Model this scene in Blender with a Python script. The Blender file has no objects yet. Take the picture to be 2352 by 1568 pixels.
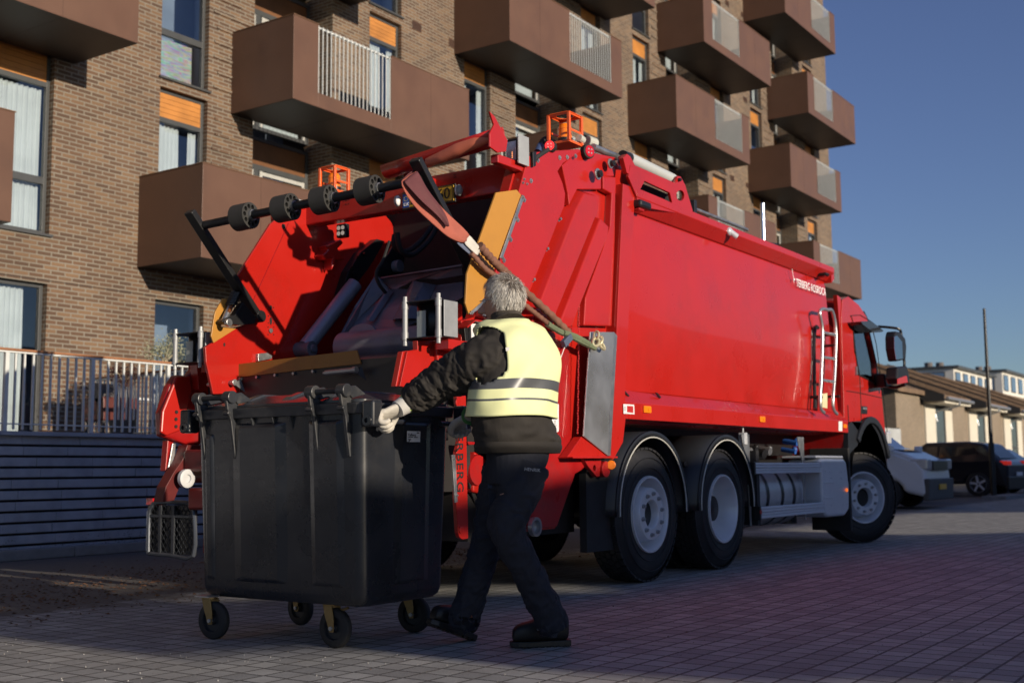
import bpy, bmesh, math, random
from mathutils import Vector, Matrix
from mathutils.geometry import tessellate_polygon
random.seed(7)
S = bpy.context.scene
COL = S.collection
R = math.radians
# ---------------------------------------------------------------- camera
FPX, CAMH, YAW, PITCH, ROLL = 2713.0, .89, R(34.3), math.atan(294/2713.0), R(.5)
cam_fw = Vector((math.cos(PITCH)*math.cos(YAW), math.cos(PITCH)*math.sin(YAW), math.sin(PITCH)))
r0 = Vector((math.sin(YAW), -math.cos(YAW), 0)); u0 = r0.cross(cam_fw)
cam_r = math.cos(ROLL)*r0 - math.sin(ROLL)*u0; cam_u = math.cos(ROLL)*u0 + math.sin(ROLL)*r0
cd = bpy.data.cameras.new('camera'); cam = bpy.data.objects.new('camera', cd); COL.objects.link(cam)
m = Matrix((cam_r, cam_u, -cam_fw)).transposed().to_4x4(); m.translation = (0, 0, CAMH); cam.matrix_world = m
cd.sensor_width = 36; cd.lens = FPX/2352*36; cd.clip_start = .1; cd.clip_end = 2000
cd.dof.use_dof = True; cd.dof.focus_distance = 6.6; cd.dof.aperture_fstop = 2.8
S.camera = cam
# ---------------------------------------------------------------- world, sun, exposure
w = bpy.data.worlds.new('World'); S.world = w; w.use_nodes = True
nt = w.node_tree; sky = nt.nodes.new('ShaderNodeTexSky'); sky.sky_type = 'NISHITA'; sky.sun_disc = False
SUN = Vector((-.23, -1.5, .325)).normalized()
sky.sun_elevation = math.asin(SUN.z); sky.sun_rotation = math.atan2(SUN.x, SUN.y)
sky.air_density = 1.0; sky.dust_density = .3; sky.ozone_density = 4.5
bg = nt.nodes['Background']; bg.inputs['Strength'].default_value = .088
hsv = nt.nodes.new('ShaderNodeHueSaturation'); hsv.inputs['Saturation'].default_value = .92; hsv.inputs['Value'].default_value = 1.10; hsv.inputs['Hue'].default_value = .518; nt.links.new(sky.outputs[0], hsv.inputs['Color']); nt.links.new(hsv.outputs[0], bg.inputs[0])
ld = bpy.data.lights.new('sun', 'SUN'); ld.energy = 4.9; ld.angle = R(.53); ld.color = (1, .86, .68)
sun = bpy.data.objects.new('sun', ld); COL.objects.link(sun); sun.rotation_euler = (-SUN).to_track_quat('-Z', 'Y').to_euler()
S.view_settings.view_transform = 'Standard'; S.view_settings.look = 'None'; S.view_settings.exposure = .15; S.view_settings.gamma = 1
S.render.engine = 'CYCLES'
# ---------------------------------------------------------------- measuring: a pixel of the photo (2352 wide) met with a real plane
def ray(u, v): return cam_fw + cam_r*((u-1176)/FPX) - cam_u*((v-784)/FPX)
def at(u, v, ax, c):
    d = ray(u, v); i = 'xyz'.index(ax); o = Vector((0, 0, CAMH)); t = (c-o[i])/d[i]; return o+d*t
def proj(p):
    d = Vector(p)-Vector((0, 0, CAMH)); k = d.dot(cam_fw); return (1176+FPX*d.dot(cam_r)/k, 784-FPX*d.dot(cam_u)/k, k)
def Z(x0, y0, s): return lambda a, b: ((x0+a/s)*.57422, (y0+b/s)*.57422)
T7=Z(1500,500,1.568); T6=Z(700,600,1.568); T8=Z(2200,500,1.307); W5=Z(2200,1600,1.68); L3=Z(1750,1650,2.613); C1=Z(3100,1100,1.4257)
P3=Z(1400,1050,1.651); N1=Z(2200,550,2.6133); N2=Z(1200,600,2.851); N3=Z(550,1000,3.136); L6=Z(500,1250,1.4933); R3=Z(1800,0,1.96)
H2=Z(1150,850,2.24); Q3=Z(2500,1700,2.352); K4=Z(1420,1500,3.136); S3=Z(3450,1700,3.484); DD=lambda a, b: (a, b)
def xz(zz, pts, y): return [(q.x, q.z) for q in (at(*zz(*p), 'y', y) for p in pts)]
def yz(zz, pts, x): return [(q.y, q.z) for q in (at(*zz(*p), 'x', x) for p in pts)]
# ---------------------------------------------------------------- materials
MATS = {}
def inp(n, k, v):
    if k in n.inputs: n.inputs[k].default_value = v
def mat(name, col, rough=.5, metal=0, var=.12, scale=6, bump=0, bscale=40, coat=0, spec=.5, rvar=0, dirt=None, dscale=2.5, damt=.5, trans=0, emit=None, sheen=0):
    if name in MATS: return MATS[name]
    M = bpy.data.materials.new(name); M.use_nodes = True; t = M.node_tree; p = t.nodes['Principled BSDF']; L = t.links.new
    c = (*col, 1) if len(col) == 3 else col
    tc = t.nodes.new('ShaderNodeTexCoord')
    n = t.nodes.new('ShaderNodeTexNoise'); n.inputs['Scale'].default_value = scale; n.inputs['Detail'].default_value = 6; L(tc.outputs['Object'], n.inputs['Vector'])
    mp = t.nodes.new('ShaderNodeMapRange'); mp.inputs[3].default_value = 1-var; mp.inputs[4].default_value = 1+var; mp.inputs[1].default_value = .25; mp.inputs[2].default_value = .75
    L(n.outputs['Fac'], mp.inputs[0])
    mx = t.nodes.new('ShaderNodeVectorMath'); mx.operation = 'SCALE'; mx.inputs[0].default_value = c[:3]; L(mp.outputs[0], mx.inputs['Scale'])
    out = mx.outputs[0]
    if dirt:
        n2 = t.nodes.new('ShaderNodeTexNoise'); n2.inputs['Scale'].default_value = dscale; n2.inputs['Detail'].default_value = 10; n2.inputs['Roughness'].default_value = .7; L(tc.outputs['Object'], n2.inputs['Vector'])
        m2 = t.nodes.new('ShaderNodeMapRange'); m2.inputs[1].default_value = .5; m2.inputs[2].default_value = .72; m2.inputs[4].default_value = damt; L(n2.outputs['Fac'], m2.inputs[0])
        mc = t.nodes.new('ShaderNodeMix'); mc.data_type = 'RGBA'; L(m2.outputs[0], mc.inputs[0]); L(out, mc.inputs[6]); mc.inputs[7].default_value = (*dirt, 1); out = mc.outputs[2]
    L(out, p.inputs['Base Color'])
    p.inputs['Roughness'].default_value = rough; p.inputs['Metallic'].default_value = metal
    inp(p, 'Specular IOR Level', spec); inp(p, 'Coat Weight', coat); inp(p, 'Coat Roughness', .04); inp(p, 'Transmission Weight', trans); inp(p, 'Sheen Weight', sheen)
    if rvar:
        m3 = t.nodes.new('ShaderNodeMapRange'); m3.inputs[1].default_value = .3; m3.inputs[2].default_value = .7; m3.inputs[3].default_value = max(.02, rough-rvar); m3.inputs[4].default_value = rough+rvar
        L(n.outputs['Fac'], m3.inputs[0]); L(m3.outputs[0], p.inputs['Roughness'])
    if bump:
        nb = t.nodes.new('ShaderNodeTexNoise'); nb.inputs['Scale'].default_value = bscale; nb.inputs['Detail'].default_value = 5; L(tc.outputs['Object'], nb.inputs['Vector'])
        b = t.nodes.new('ShaderNodeBump'); b.inputs['Strength'].default_value = min(1, bump*4); b.inputs['Distance'].default_value = .02*bump*4; L(nb.outputs['Fac'], b.inputs['Height']); L(b.outputs[0], p.inputs['Normal'])
    if emit: p.inputs['Emission Color'].default_value = (*emit[:3], 1); p.inputs['Emission Strength'].default_value = emit[3]
    MATS[name] = M; return M
RED = mat('red_paint', (.41, .013, .008), .30, 0, .05, 3, .006, 2.2, coat=.4, rvar=.06, spec=.5, dirt=(.16, .02, .015), damt=.3, dscale=1.8)
REDD = mat('worn_red_paint', (.33, .008, .008), .35, 0, .15, 5, .02, 20, coat=.3, rvar=.1, dirt=(.05, .02, .02), damt=.6)
BLK = mat('black_steel', (.012, .012, .013), .38, 0, .2, 8, .01, 30)
RUB = mat('rubber', (.016, .016, .017), .75, 0, .25, 9, .05, 60)
TYR = mat('tyre_rubber', (.011, .011, .0125), .62, 0, .25, 5, .03, 50, dirt=(.05, .046, .042), damt=.4, dscale=4)
PLA = mat('dark_plastic', (.012, .014, .018), .45, 0, .15, 7, .015, 80)
STL = mat('galvanised_steel', (.42, .43, .44), .38, .85, .12, 14, .02, 60, rvar=.1)
ALU = mat('aluminium', (.50, .51, .52), .33, .8, .08, 4, .01, 20, rvar=.1)
GRYP = mat('grey_wheel_paint', (.62, .64, .68), .30, .1, .08, 6, .01, 30, coat=.2)  # wheel grey raised to carry the sky's reflection on the rims
OCH = mat('ochre_panel', (.45, .21, .035), .42, 0, .08, 5, .01, 20, dirt=(.12, .06, .02), damt=.25)
ORP = mat('orange_paint', (.80, .11, .015), .35, 0, .08, 8, coat=.3)
PACK = mat('worn_blade_steel', (.17, .175, .22), .42, .25, .25, 4, .03, 20, rvar=.15, dirt=(.09, .04, .03), damt=.6)
DARKIN = mat('dark_interior', (.012, .010, .010), .8, 0, .3, 5, .05, 20)  # even near-black for enclosed inner faces
WHT = mat('white_plastic', (.72, .72, .72), .45, 0, .05)
AMB = mat('amber_lens', (.9, .22, .01), .12, 0, .1, 20, spec=.8)
REDL = mat('red_lens', (.5, .005, .01), .1, 0, .1, 20, spec=.8)
REDLIT = mat('lit_red_lamp', (.6, .01, .01), .1, 0, .1, 20, emit=(1, .03, .03, 1.6))
CLR = mat('lamp_lens', (.55, .57, .6), .12, .2, .2, 60, .05, 60, spec=.9)
INK = mat('black_ink', (.01, .01, .01), .6)
WINK = mat('white_ink', (.85, .85, .85), .5)
# ---------------------------------------------------------------- mesh building
class MB:
    def __init__(s): s.v = []; s.f = []; s.mi = []; s.cur = 0
    def add(s, vs, fs):
        o = len(s.v); s.v += [tuple(q) for q in vs]; s.f += [tuple(i+o for i in f) for f in fs]; s.mi += [s.cur]*len(fs); return s
    def use(s, i): s.cur = i; return s
    def box(s, x0, x1, y0, y1, z0, z1):
        s.add([(x0,y0,z0),(x1,y0,z0),(x1,y1,z0),(x0,y1,z0),(x0,y0,z1),(x1,y0,z1),(x1,y1,z1),(x0,y1,z1)], [(0,3,2,1),(4,5,6,7),(0,1,5,4),(1,2,6,5),(2,3,7,6),(3,0,4,7)]); return s
    def obox(s, a, b, wd, th, up=(0, 0, 1)):
        a = Vector(a); b = Vector(b); d = (b-a).normalized(); sx = d.cross(Vector(up)); sx = sx.normalized() if sx.length > 1e-5 else Vector((1, 0, 0)); n = sx.cross(d)
        vs = [p+sx*(i*wd/2)+n*(j*th/2) for p in (a, b) for i, j in ((-1,-1),(1,-1),(1,1),(-1,1))]
        s.add(vs, [(0,1,2,3),(7,6,5,4),(0,4,5,1),(1,5,6,2),(2,6,7,3),(3,7,4,0)]); return s
    def prism(s, poly, ax, a, b, holes=()):
        # poly in the plane normal to ax, extruded from a to b
        def P(q, c): return {'y': (q[0], c, q[1]), 'x': (c, q[0], q[1]), 'z': (q[0], q[1], c)}[ax]
        loops = [list(poly)]+[list(h) for h in holes]
        flat = [q for l in loops for q in l]; n = len(flat)
        tri = tessellate_polygon([[Vector((q[0], q[1], 0)) for q in l] for l in loops]) if holes or len(poly) > 4 else None
        vs = [P(q, a) for q in flat]+[P(q, b) for q in flat]; fs = []
        if holes: fs += [tuple(t) for t in tri]+[tuple(i+n for i in reversed(t)) for t in tri]
        elif tri and len(poly) > 4: fs += [tuple(range(n)), tuple(range(2*n-1, n-1, -1))]
        else: fs += [tuple(range(n)), tuple(range(2*n-1, n-1, -1))]
        o = 0
        for l in loops:
            k = len(l)
            for i in range(k): j = (i+1) % k; fs.append((o+i, o+i+n, o+j+n, o+j))
            o += k
        s.add(vs, fs); return s
    def cyl(s, p0, p1, r, n=20, r2=None, caps=True):
        p0 = Vector(p0); p1 = Vector(p1); d = (p1-p0).normalized(); a = d.orthogonal().normalized(); b = d.cross(a); r2 = r if r2 is None else r2
        vs = [p+(a*math.cos(t)+b*math.sin(t))*q for p, q in ((p0, r), (p1, r2)) for t in (2*math.pi*i/n for i in range(n))]
        fs = [(i, (i+1) % n, n+(i+1) % n, n+i) for i in range(n)]
        if caps: fs += [tuple(range(n-1, -1, -1)), tuple(range(n, 2*n))]
        s.add(vs, fs); return s
    def lathe(s, c, axis, prof, n=40, a0=0, a1=2*math.pi):
        # prof: list of (along axis, radius)
        c = Vector(c); d = Vector(axis).normalized(); a = d.orthogonal().normalized(); b = d.cross(a); full = abs(a1-a0-2*math.pi) < 1e-6; m = n if full else n+1
        vs = [c+d*h+(a*math.cos(t)+b*math.sin(t))*r for h, r in prof for t in (a0+(a1-a0)*i/n for i in range(m))]
        fs = []
        for k in range(len(prof)-1):
            for i in range(n): j = (i+1) % m; fs.append((k*m+i, k*m+j, (k+1)*m+j, (k+1)*m+i))
        s.add(vs, fs); return s
    def tube(s, pts, r, n=10, sub=4, flat=None, caps=True):
        P = [Vector(p) for p in pts]; rs = r if isinstance(r, (list, tuple)) else [r]*len(P)
        if sub > 1 and len(P) > 2:
            Q = []; q = []
            for i in range(len(P)-1):
                p0 = P[max(0, i-1)]; p1 = P[i]; p2 = P[i+1]; p3 = P[min(len(P)-1, i+2)]
                for k in range(sub):
                    t = k/sub; Q.append(.5*((2*p1)+(-p0+p2)*t+(2*p0-5*p1+4*p2-p3)*t*t+(-p0+3*p1-3*p2+p3)*t**3)); q.append(tuple(m_+(n_-m_)*t for m_, n_ in zip(rs[i], rs[i+1])) if isinstance(rs[i], tuple) else rs[i]+(rs[i+1]-rs[i])*t)
            Q.append(P[-1]); q.append(rs[-1]); P = Q; rs = q
        a = None; vs = []
        for i, p in enumerate(P):
            d = (P[min(i+1, len(P)-1)]-P[max(i-1, 0)]).normalized()
            a = (flat if flat and a is None else a) or d.orthogonal(); a = Vector(a); a = (a-d*a.dot(d)).normalized(); b = d.cross(a)
            rr = rs[i]; ra, rb = rr if isinstance(rr, tuple) else (rr, rr)
            for k in range(n): t = 2*math.pi*k/n; vs.append(p+a*math.cos(t)*ra+b*math.sin(t)*rb)
        m = len(P); fs = [(k*n+i, k*n+(i+1) % n, (k+1)*n+(i+1) % n, (k+1)*n+i) for k in range(m-1) for i in range(n)]
        if caps: fs += [tuple(range(n-1, -1, -1)), tuple(range((m-1)*n, m*n))]
        s.add(vs, fs); return s
    def ball(s, c, r, n=12, m=8):
        c = Vector(c); r = r if isinstance(r, (tuple, list)) else (r, r, r); vs = [c+Vector((0, 0, r[2]))]
        for j in range(1, m):
            for i in range(n): t = 2*math.pi*i/n; q = math.pi*j/m; vs.append(c+Vector((r[0]*math.sin(q)*math.cos(t), r[1]*math.sin(q)*math.sin(t), r[2]*math.cos(q))))
        vs.append(c-Vector((0, 0, r[2]))); fs = [(0, 1+i, 1+(i+1) % n) for i in range(n)]
        for j in range(m-2):
            for i in range(n): fs.append((1+j*n+i, 1+(j+1)*n+i, 1+(j+1)*n+(i+1) % n, 1+j*n+(i+1) % n))
        k = 1+(m-2)*n; fs += [(k+i, len(vs)-1, k+(i+1) % n) for i in range(n)]
        s.add(vs, fs); return s
    def grid(s, fn, nu, nv):
        vs = [fn(i/nu, j/nv) for j in range(nv+1) for i in range(nu+1)]
        s.add(vs, [(j*(nu+1)+i, j*(nu+1)+i+1, (j+1)*(nu+1)+i+1, (j+1)*(nu+1)+i) for j in range(nv) for i in range(nu)]); return s
    def xf(s, M, a=0):
        for i in range(a, len(s.v)): s.v[i] = tuple(M @ Vector(s.v[i]))
        return s
    def build(s, name, mats, parent=None, bevel=0, smooth=False, label=None, remesh=0, sub=0, seg=2):
        me = bpy.data.meshes.new(name); off = wpos(parent) if parent else Vector((0, 0, 0))
        me.from_pydata([tuple(Vector(v)-off) for v in s.v], [], s.f)
        ms = mats if isinstance(mats, (list, tuple)) else [mats]
        for q in ms: me.materials.append(q)
        if len(ms) > 1: me.polygons.foreach_set('material_index', s.mi)
        bm = bmesh.new(); bm.from_mesh(me); bmesh.ops.recalc_face_normals(bm, faces=bm.faces); bm.to_mesh(me); bm.free()
        o = bpy.data.objects.new(name, me); COL.objects.link(o)
        if parent: o.parent = parent
        if remesh:
            md = o.modifiers.new('r', 'REMESH'); md.mode = 'VOXEL'; md.voxel_size = remesh; md.use_smooth_shade = True
        if sub: md = o.modifiers.new('s', 'SUBSURF'); md.levels = md.render_levels = sub
        if bevel:
            md = o.modifiers.new('b', 'BEVEL'); md.width = bevel; md.segments = seg; md.limit_method = 'ANGLE'; md.angle_limit = R(35)
        if smooth:
            me.polygons.foreach_set('use_smooth', [True]*len(me.polygons))
            try: me.set_sharp_from_angle(angle=R(38))
            except Exception: pass
        if label: o['label'] = label
        return o
def wpos(o):
    p = Vector((0, 0, 0))
    while o: p += o.location; o = o.parent
    return p
def tag(o, label=None, cat=None, group=None, kind=None):
    for k, v in (('label', label), ('category', cat), ('group', group), ('kind', kind)):
        if v: o[k] = v
    return o
def empty(name, loc=(0, 0, 0), label=None, cat=None, group=None):
    o = bpy.data.objects.new(name, None); COL.objects.link(o); o.location = loc; o.empty_display_size = .2; return tag(o, label, cat, group)
def children(o): return [c for c in bpy.data.objects if c.parent == o]
def copy_tree(o, parent=None):
    c = o.copy(); COL.objects.link(c); c.parent = parent
    for ch in children(o): copy_tree(ch, c)
    return c
def circ(cx, cz, r, n=14, rx=None): return [(cx+(rx or r)*math.cos(2*math.pi*i/n), cz+r*math.sin(2*math.pi*i/n)) for i in range(n)]
def text(txt, size, M, material, parent, name='lettering', ext=.001, spacing=1, bold=0, align='LEFT'):
    cu = bpy.data.curves.new('t', 'FONT'); cu.body = txt; cu.size = size; cu.extrude = ext; cu.space_character = spacing; cu.offset = bold; cu.align_x = align
    to = bpy.data.objects.new('t', cu); COL.objects.link(to); bpy.context.view_layer.update()
    me = bpy.data.meshes.new_from_object(to.evaluated_get(bpy.context.evaluated_depsgraph_get())); bpy.data.objects.remove(to)
    me.name = name; off = wpos(parent) if parent else Vector((0, 0, 0)); me.transform(Matrix.Translation(-off) @ M); me.materials.clear(); me.materials.append(material)
    o = bpy.data.objects.new(name, me); COL.objects.link(o)
    if parent: o.parent = parent
    return o
def frame(o, ex, ey):
    ex = Vector(ex).normalized(); ey = Vector(ey); ey = (ey-ex*ey.dot(ex)).normalized(); ez = ex.cross(ey); m = Matrix((ex, ey, ez)).transposed().to_4x4(); m.translation = Vector(o); return m
# ================================================================ GROUND
def newmat(name):
    M = bpy.data.materials.new(name); M.use_nodes = True; return M, M.node_tree, M.node_tree.nodes['Principled BSDF'], M.node_tree.links.new
def node(t, kind, **k):
    n = t.nodes.new(kind)
    for a, b in k.items():
        if a in n.inputs: n.inputs[a].default_value = b
        else: setattr(n, a, b)
    return n
def ramp(t, L, src, a, b, lo=0, hi=1):
    m = t.nodes.new('ShaderNodeMapRange'); m.inputs[1].default_value = a; m.inputs[2].default_value = b; m.inputs[3].default_value = lo; m.inputs[4].default_value = hi; L(src, m.inputs[0]); return m.outputs[0]
def mixc(t, L, f, a, b, mode='MIX'):
    m = t.nodes.new('ShaderNodeMix'); m.data_type = 'RGBA'; m.blend_type = mode
    (L(f, m.inputs[0]) if hasattr(f, 'links') else setattr(m.inputs[0], 'default_value', f))
    for q, i in ((a, 6), (b, 7)):
        L(q, m.inputs[i]) if hasattr(q, 'links') else setattr(m.inputs[i], 'default_value', (*q, 1))
    return m.outputs[2]
M, t, p, L = newmat('paving'); tc = node(t, 'ShaderNodeTexCoord')
nz = node(t, 'ShaderNodeTexNoise', Scale=.8, Detail=3); L(tc.outputs['Object'], nz.inputs['Vector'])
br = node(t, 'ShaderNodeTexBrick', Scale=1, offset=.04, squash=1, offset_frequency=2); br.inputs['Brick Width'].default_value = .14; br.inputs['Row Height'].default_value = .14
br.inputs['Mortar Size'].default_value = .0075; br.inputs['Mortar Smooth'].default_value = .25; br.inputs['Color1'].default_value = (.23, .232, .23, 1); br.inputs['Color2'].default_value = (.40, .40, .385, 1); br.inputs['Mortar'].default_value = (.022, .022, .024, 1); br.inputs['Bias'].default_value = -.1
dv = node(t, 'ShaderNodeVectorMath', operation='MULTIPLY_ADD'); n3 = node(t, 'ShaderNodeTexNoise', Scale=1.7, Detail=2); L(tc.outputs['Object'], n3.inputs['Vector']); L(n3.outputs['Color'], dv.inputs[0]); dv.inputs[1].default_value = (.014, .014, 0); L(tc.outputs['Object'], dv.inputs[2]); L(dv.outputs[0], br.inputs['Vector'])
redz = node(t, 'ShaderNodeSeparateXYZ'); L(tc.outputs['Object'], redz.inputs[0])
rx = ramp(t, L, redz.outputs[0], 4.9, 7.5); ry = ramp(t, L, redz.outputs[1], 4.6, 3.2)
rm = node(t, 'ShaderNodeMath', operation='MULTIPLY'); L(rx, rm.inputs[0]); L(ry, rm.inputs[1]); rn = ramp(t, L, nz.outputs['Fac'], .38, .6, .35, 1); rm2 = node(t, 'ShaderNodeMath', operation='MULTIPLY'); L(rm.outputs[0], rm2.inputs[0]); L(rn, rm2.inputs[1])
c = mixc(t, L, rm2.outputs[0], br.outputs['Color'], (.97, .98, 1.0), 'MULTIPLY')
n4 = node(t, 'ShaderNodeTexNoise', Scale=3.2, Detail=9, Roughness=.75); L(tc.outputs['Object'], n4.inputs['Vector']); c = mixc(t, L, ramp(t, L, n4.outputs['Fac'], .42, .75, 0, .55), c, (.10, .095, .085))
n5 = node(t, 'ShaderNodeTexNoise', Scale=90, Detail=2); L(tc.outputs['Object'], n5.inputs['Vector']); c = mixc(t, L, ramp(t, L, n5.outputs['Fac'], .35, .7, 0, .35), c, (.36, .35, .32))
vo = node(t, 'ShaderNodeTexVoronoi', Scale=5.5); L(tc.outputs['Object'], vo.inputs['Vector']); c = mixc(t, L, ramp(t, L, vo.outputs['Distance'], .035, .02, 0, .8), c, (.03, .025, .02))
# asphalt beyond the paving, toward the retaining wall
av = node(t, 'ShaderNodeMath', operation='ADD'); L(redz.outputs[1], av.inputs[0]); an = ramp(t, L, n4.outputs['Fac'], .3, .7, -.3, .3); L(an, av.inputs[1])
am = ramp(t, L, av.outputs[0], 6.75, 7.0)
n6 = node(t, 'ShaderNodeTexNoise', Scale=22, Detail=9, Roughness=.8); L(tc.outputs['Object'], n6.inputs['Vector'])
asp = mixc(t, L, ramp(t, L, n6.outputs['Fac'], .3, .7), (.045, .042, .042), (.14, .13, .12))
c = mixc(t, L, am, c, asp); L(c, p.inputs['Base Color']); p.inputs['Roughness'].default_value = .8
b = node(t, 'ShaderNodeBump', Strength=.9, Distance=.008); hb = node(t, 'ShaderNodeMath', operation='MULTIPLY_ADD'); L(br.outputs['Fac'], hb.inputs[0]); hb.inputs[1].default_value = -1; hm = node(t, 'ShaderNodeMath', operation='MULTIPLY'); L(n5.outputs['Fac'], hm.inputs[0]); hm.inputs[1].default_value = .25; L(hm.outputs[0], hb.inputs[2]); L(hb.outputs[0], b.inputs['Height']); L(b.outputs[0], p.inputs['Normal'])
PAVE = M
g = MB().add([(-300, -300, 0), (700, -300, 0), (700, 500, 0), (-300, 500, 0)], [(0, 1, 2, 3)]).build('ground', PAVE); tag(g, 'square concrete paving stones with wide joints turning to asphalt by the wall', None, None, 'structure')
# leaf litter and grit: uncountable
LEAF = mat('dry_leaf', (.12, .055, .025), .8, 0, .5, 3)
mb = MB()
def leafat(x, y, s, z=.004):
    a = random.random()*6.3; c, q = math.cos(a)*s, math.sin(a)*s; h = random.random()*s*.7
    mb.add([(x-c, y-q, z), (x+q*.45, y-c*.45, z+h), (x+c, y+q, z+h*.3), (x-q*.45, y+c*.45, z+.001)], [(0, 1, 2, 3)])
for i in range(5200):
    x = random.uniform(3.5, 11); y = random.gauss(7.9, .8)
    if 6.3 < y < 11.3: leafat(x, y, random.uniform(.008, .022))
for i in range(420):
    x = random.uniform(3, 16); y = random.uniform(1.2, 7); leafat(x, y, random.uniform(.004, .010))
tag(mb.build('fallen_leaves', LEAF), 'brown leaf litter scattered over the asphalt near the wall', 'leaves', None, 'stuff')
mb = MB(); GRIT = mat('grit', (.30, .29, .27), .8, 0, .6, 1)
for i in range(1500):
    x = random.uniform(3, 12); y = random.uniform(1.2, 6.8); s = random.uniform(.0015, .0045)
    mb.add([(x-s, y, 0), (x, y-s, 0), (x+s, y, 0), (x, y+s, 0), (x, y, s*1.5)], [(0, 1, 4), (1, 2, 4), (2, 3, 4), (3, 0, 4)])
tag(mb.build('grit', GRIT), 'tiny stone chips lying on the paving', 'grit', None, 'stuff')
# kerb along the wall
KERB = mat('kerb_stone', (.20, .20, .20), .8, 0, .2, 6, .05, 60)
mb = MB()
for i in range(14): mb.box(i*1.0-2.004, i*1.0-1.0-.012, 11.18, 11.30, 0, .11)
k = mb.build('kerb', KERB, bevel=.012); tag(k, 'low grey kerb at the foot of the retaining wall', None, None, 'structure')
# ================================================================ RETAINING WALL + FENCE
BLOCK = mat('wall_block', (.33, .35, .40), .85, 0, .22, 5, .08, 30, dirt=(.45, .45, .45), damt=.3, dscale=6)
mb = MB(); h = 1.3/11
for r_ in range(11):
    x = -3-random.random()*.5
    while x < 12.5:
        wd = .62+random.uniform(-.12, .12); d = random.uniform(-.006, .006)+r_*.004
        mb.box(x, x+wd-.004, 11.52+d, 11.9, r_*h+.026, (r_+1)*h); x += wd
mb.use(1).box(-3.4, 12.6, 11.60, 12.0, 0, 1.298)
rw = empty('retaining_wall', (4, 11.6, 0), 'low retaining wall of dark blue-grey concrete blocks under the white railing', 'wall')
mb.build('block_courses', [BLOCK, mat('deep_joint', (.02, .02, .022), .9)], rw, bevel=.006)
MB().box(-3.4, 13.5, 11.5, 12.02, 1.3, 1.345).build('capping', BLOCK, rw, bevel=.004)
WRAIL = mat('pale_rail_paint', (.62, .64, .62), .4, .1, .08, 9); WOODR = mat('handrail_wood', (.28, .12, .05), .6, 0, .2, 12)
def railing(name, a, b, label, z0=1.345, z1=2.24, step=.108, posts=4, group=None):
    a = Vector(a); b = Vector(b); L_ = (b-a).length; d = (b-a)/L_
    e = empty(name, (a+b)/2+Vector((0, 0, z0)), label, 'railing', group)
    up = Vector((0, 0, 1))
    MB().obox(a+up*(z1-.02), b+up*(z1-.02), .05, .02).build('top_rail', WRAIL, e, bevel=.003)
    MB().obox(a+up*(z1+.006), b+up*(z1+.006), .06, .028).build('handrail', WOODR, e, bevel=.006)
    MB().obox(a+up*(z0+.09), b+up*(z0+.09), .035, .014).build('bottom_rail', WRAIL, e)
    n = min(99, int(L_/step))
    for i in range(n+1):
        q = a+d*(L_*i/n); m_ = MB()
        if i % 10 == 0: m_.obox(q+up*z0, q+up*(z1-.03), .045, .045, d)
        else: m_.obox(q+up*(z0+.03), q+up*(z1-.03), .022, .022, d)
        m_.build('post' if i % 10 == 0 else 'baluster', WRAIL, e)
    return e
railing('railing', (6.4, 11.8, 0), (13.2, 11.8, 0), 'long pale slatted railing with wooden handrail on top of the retaining wall')
railing('railing', (10.33, 12.0, 0), (10.66, 14.6, 0), 'short pale railing running back from the long one to the brick facade', step=.1)
MB().box(-5, 46, 12.0, 15.3, 1.2, 1.298).build('terrace', KERB); tag(bpy.data.objects['terrace'], 'raised terrace in front of the apartment building', None, None, 'structure')
# weeds at the wall foot
WEED = mat('weed_leaf', (.045, .06, .02), .7, 0, .4, 9); mb = MB()
for c_ in range(26):
    cx = random.uniform(6.5, 10.4); s_ = random.uniform(.03, .11)
    for i in range(60):
        x = cx+random.gauss(0, s_*.8); y = 11.42+random.gauss(0, .03); z = abs(random.gauss(0, s_)); a = random.random()*6.3; q = .014
        mb.add([(x, y, z), (x+q*math.cos(a), y+q*math.sin(a), z+q), (x+q*1.6*math.cos(a+.4), y, z+q*.4)], [(0, 1, 2)])
tag(mb.build('weeds', WEED), 'straggly dark weeds growing between kerb and retaining wall', 'weeds', None, 'stuff')
# plants on the terrace
BARK = mat('pale_bark', (.42, .36, .26), .8, 0, .2, 30); POT = mat('plant_pot', (.09, .08, .08), .6)
def potplant(name, x, y, cr, hz, ch, n, leaf, label, trunkh):
    e = empty(name, (x, y, 1.3), label, 'plant'); MB().lathe((x, y, 1.3), (0, 0, 1), [(0, .0), (0, .13), (.30, .18), (.30, .16), (.27, .15), (.27, 0)], 20).build('pot', POT, e, smooth=True)
    tr = MB(); top = 1.3+trunkh; tr.tube([(x, y, 1.55), (x+.01, y, (1.55+top)/2), (x, y, top)], [.022, .019, .015])
    tips = []
    for i in range(9):
        a = i*2.4; rr = cr*random.uniform(.4, .85); q = (x+rr*math.cos(a), y+rr*math.sin(a)*.7, top+random.uniform(.1, .9)*ch*.8); tips.append(q)
        tr.tube([(x, y, top-.02), ((x+q[0])/2, (y+q[1])/2, (top+q[2])/2+.03), q], [.012, .008, .003], 6)
    tr.build('trunk', BARK, e, smooth=True); f = MB()
    for i in range(n):
        tx, ty, tz = random.choice(tips); x1 = tx+random.gauss(0, cr*.24); y1 = ty+random.gauss(0, cr*.24); z1 = tz+random.gauss(0, ch*.16); s_ = random.uniform(.014, .03)
        d = Vector((random.gauss(0, 1), random.gauss(0, 1), random.gauss(0, 1))).normalized()*s_; q = d.orthogonal().normalized()*s_*.35; c_ = Vector((x1, y1, z1))
        f.add([c_-d, c_+q, c_+d, c_-q], [(0, 1, 2, 3)])
    f.build('crown', leaf, e); return e
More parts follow.
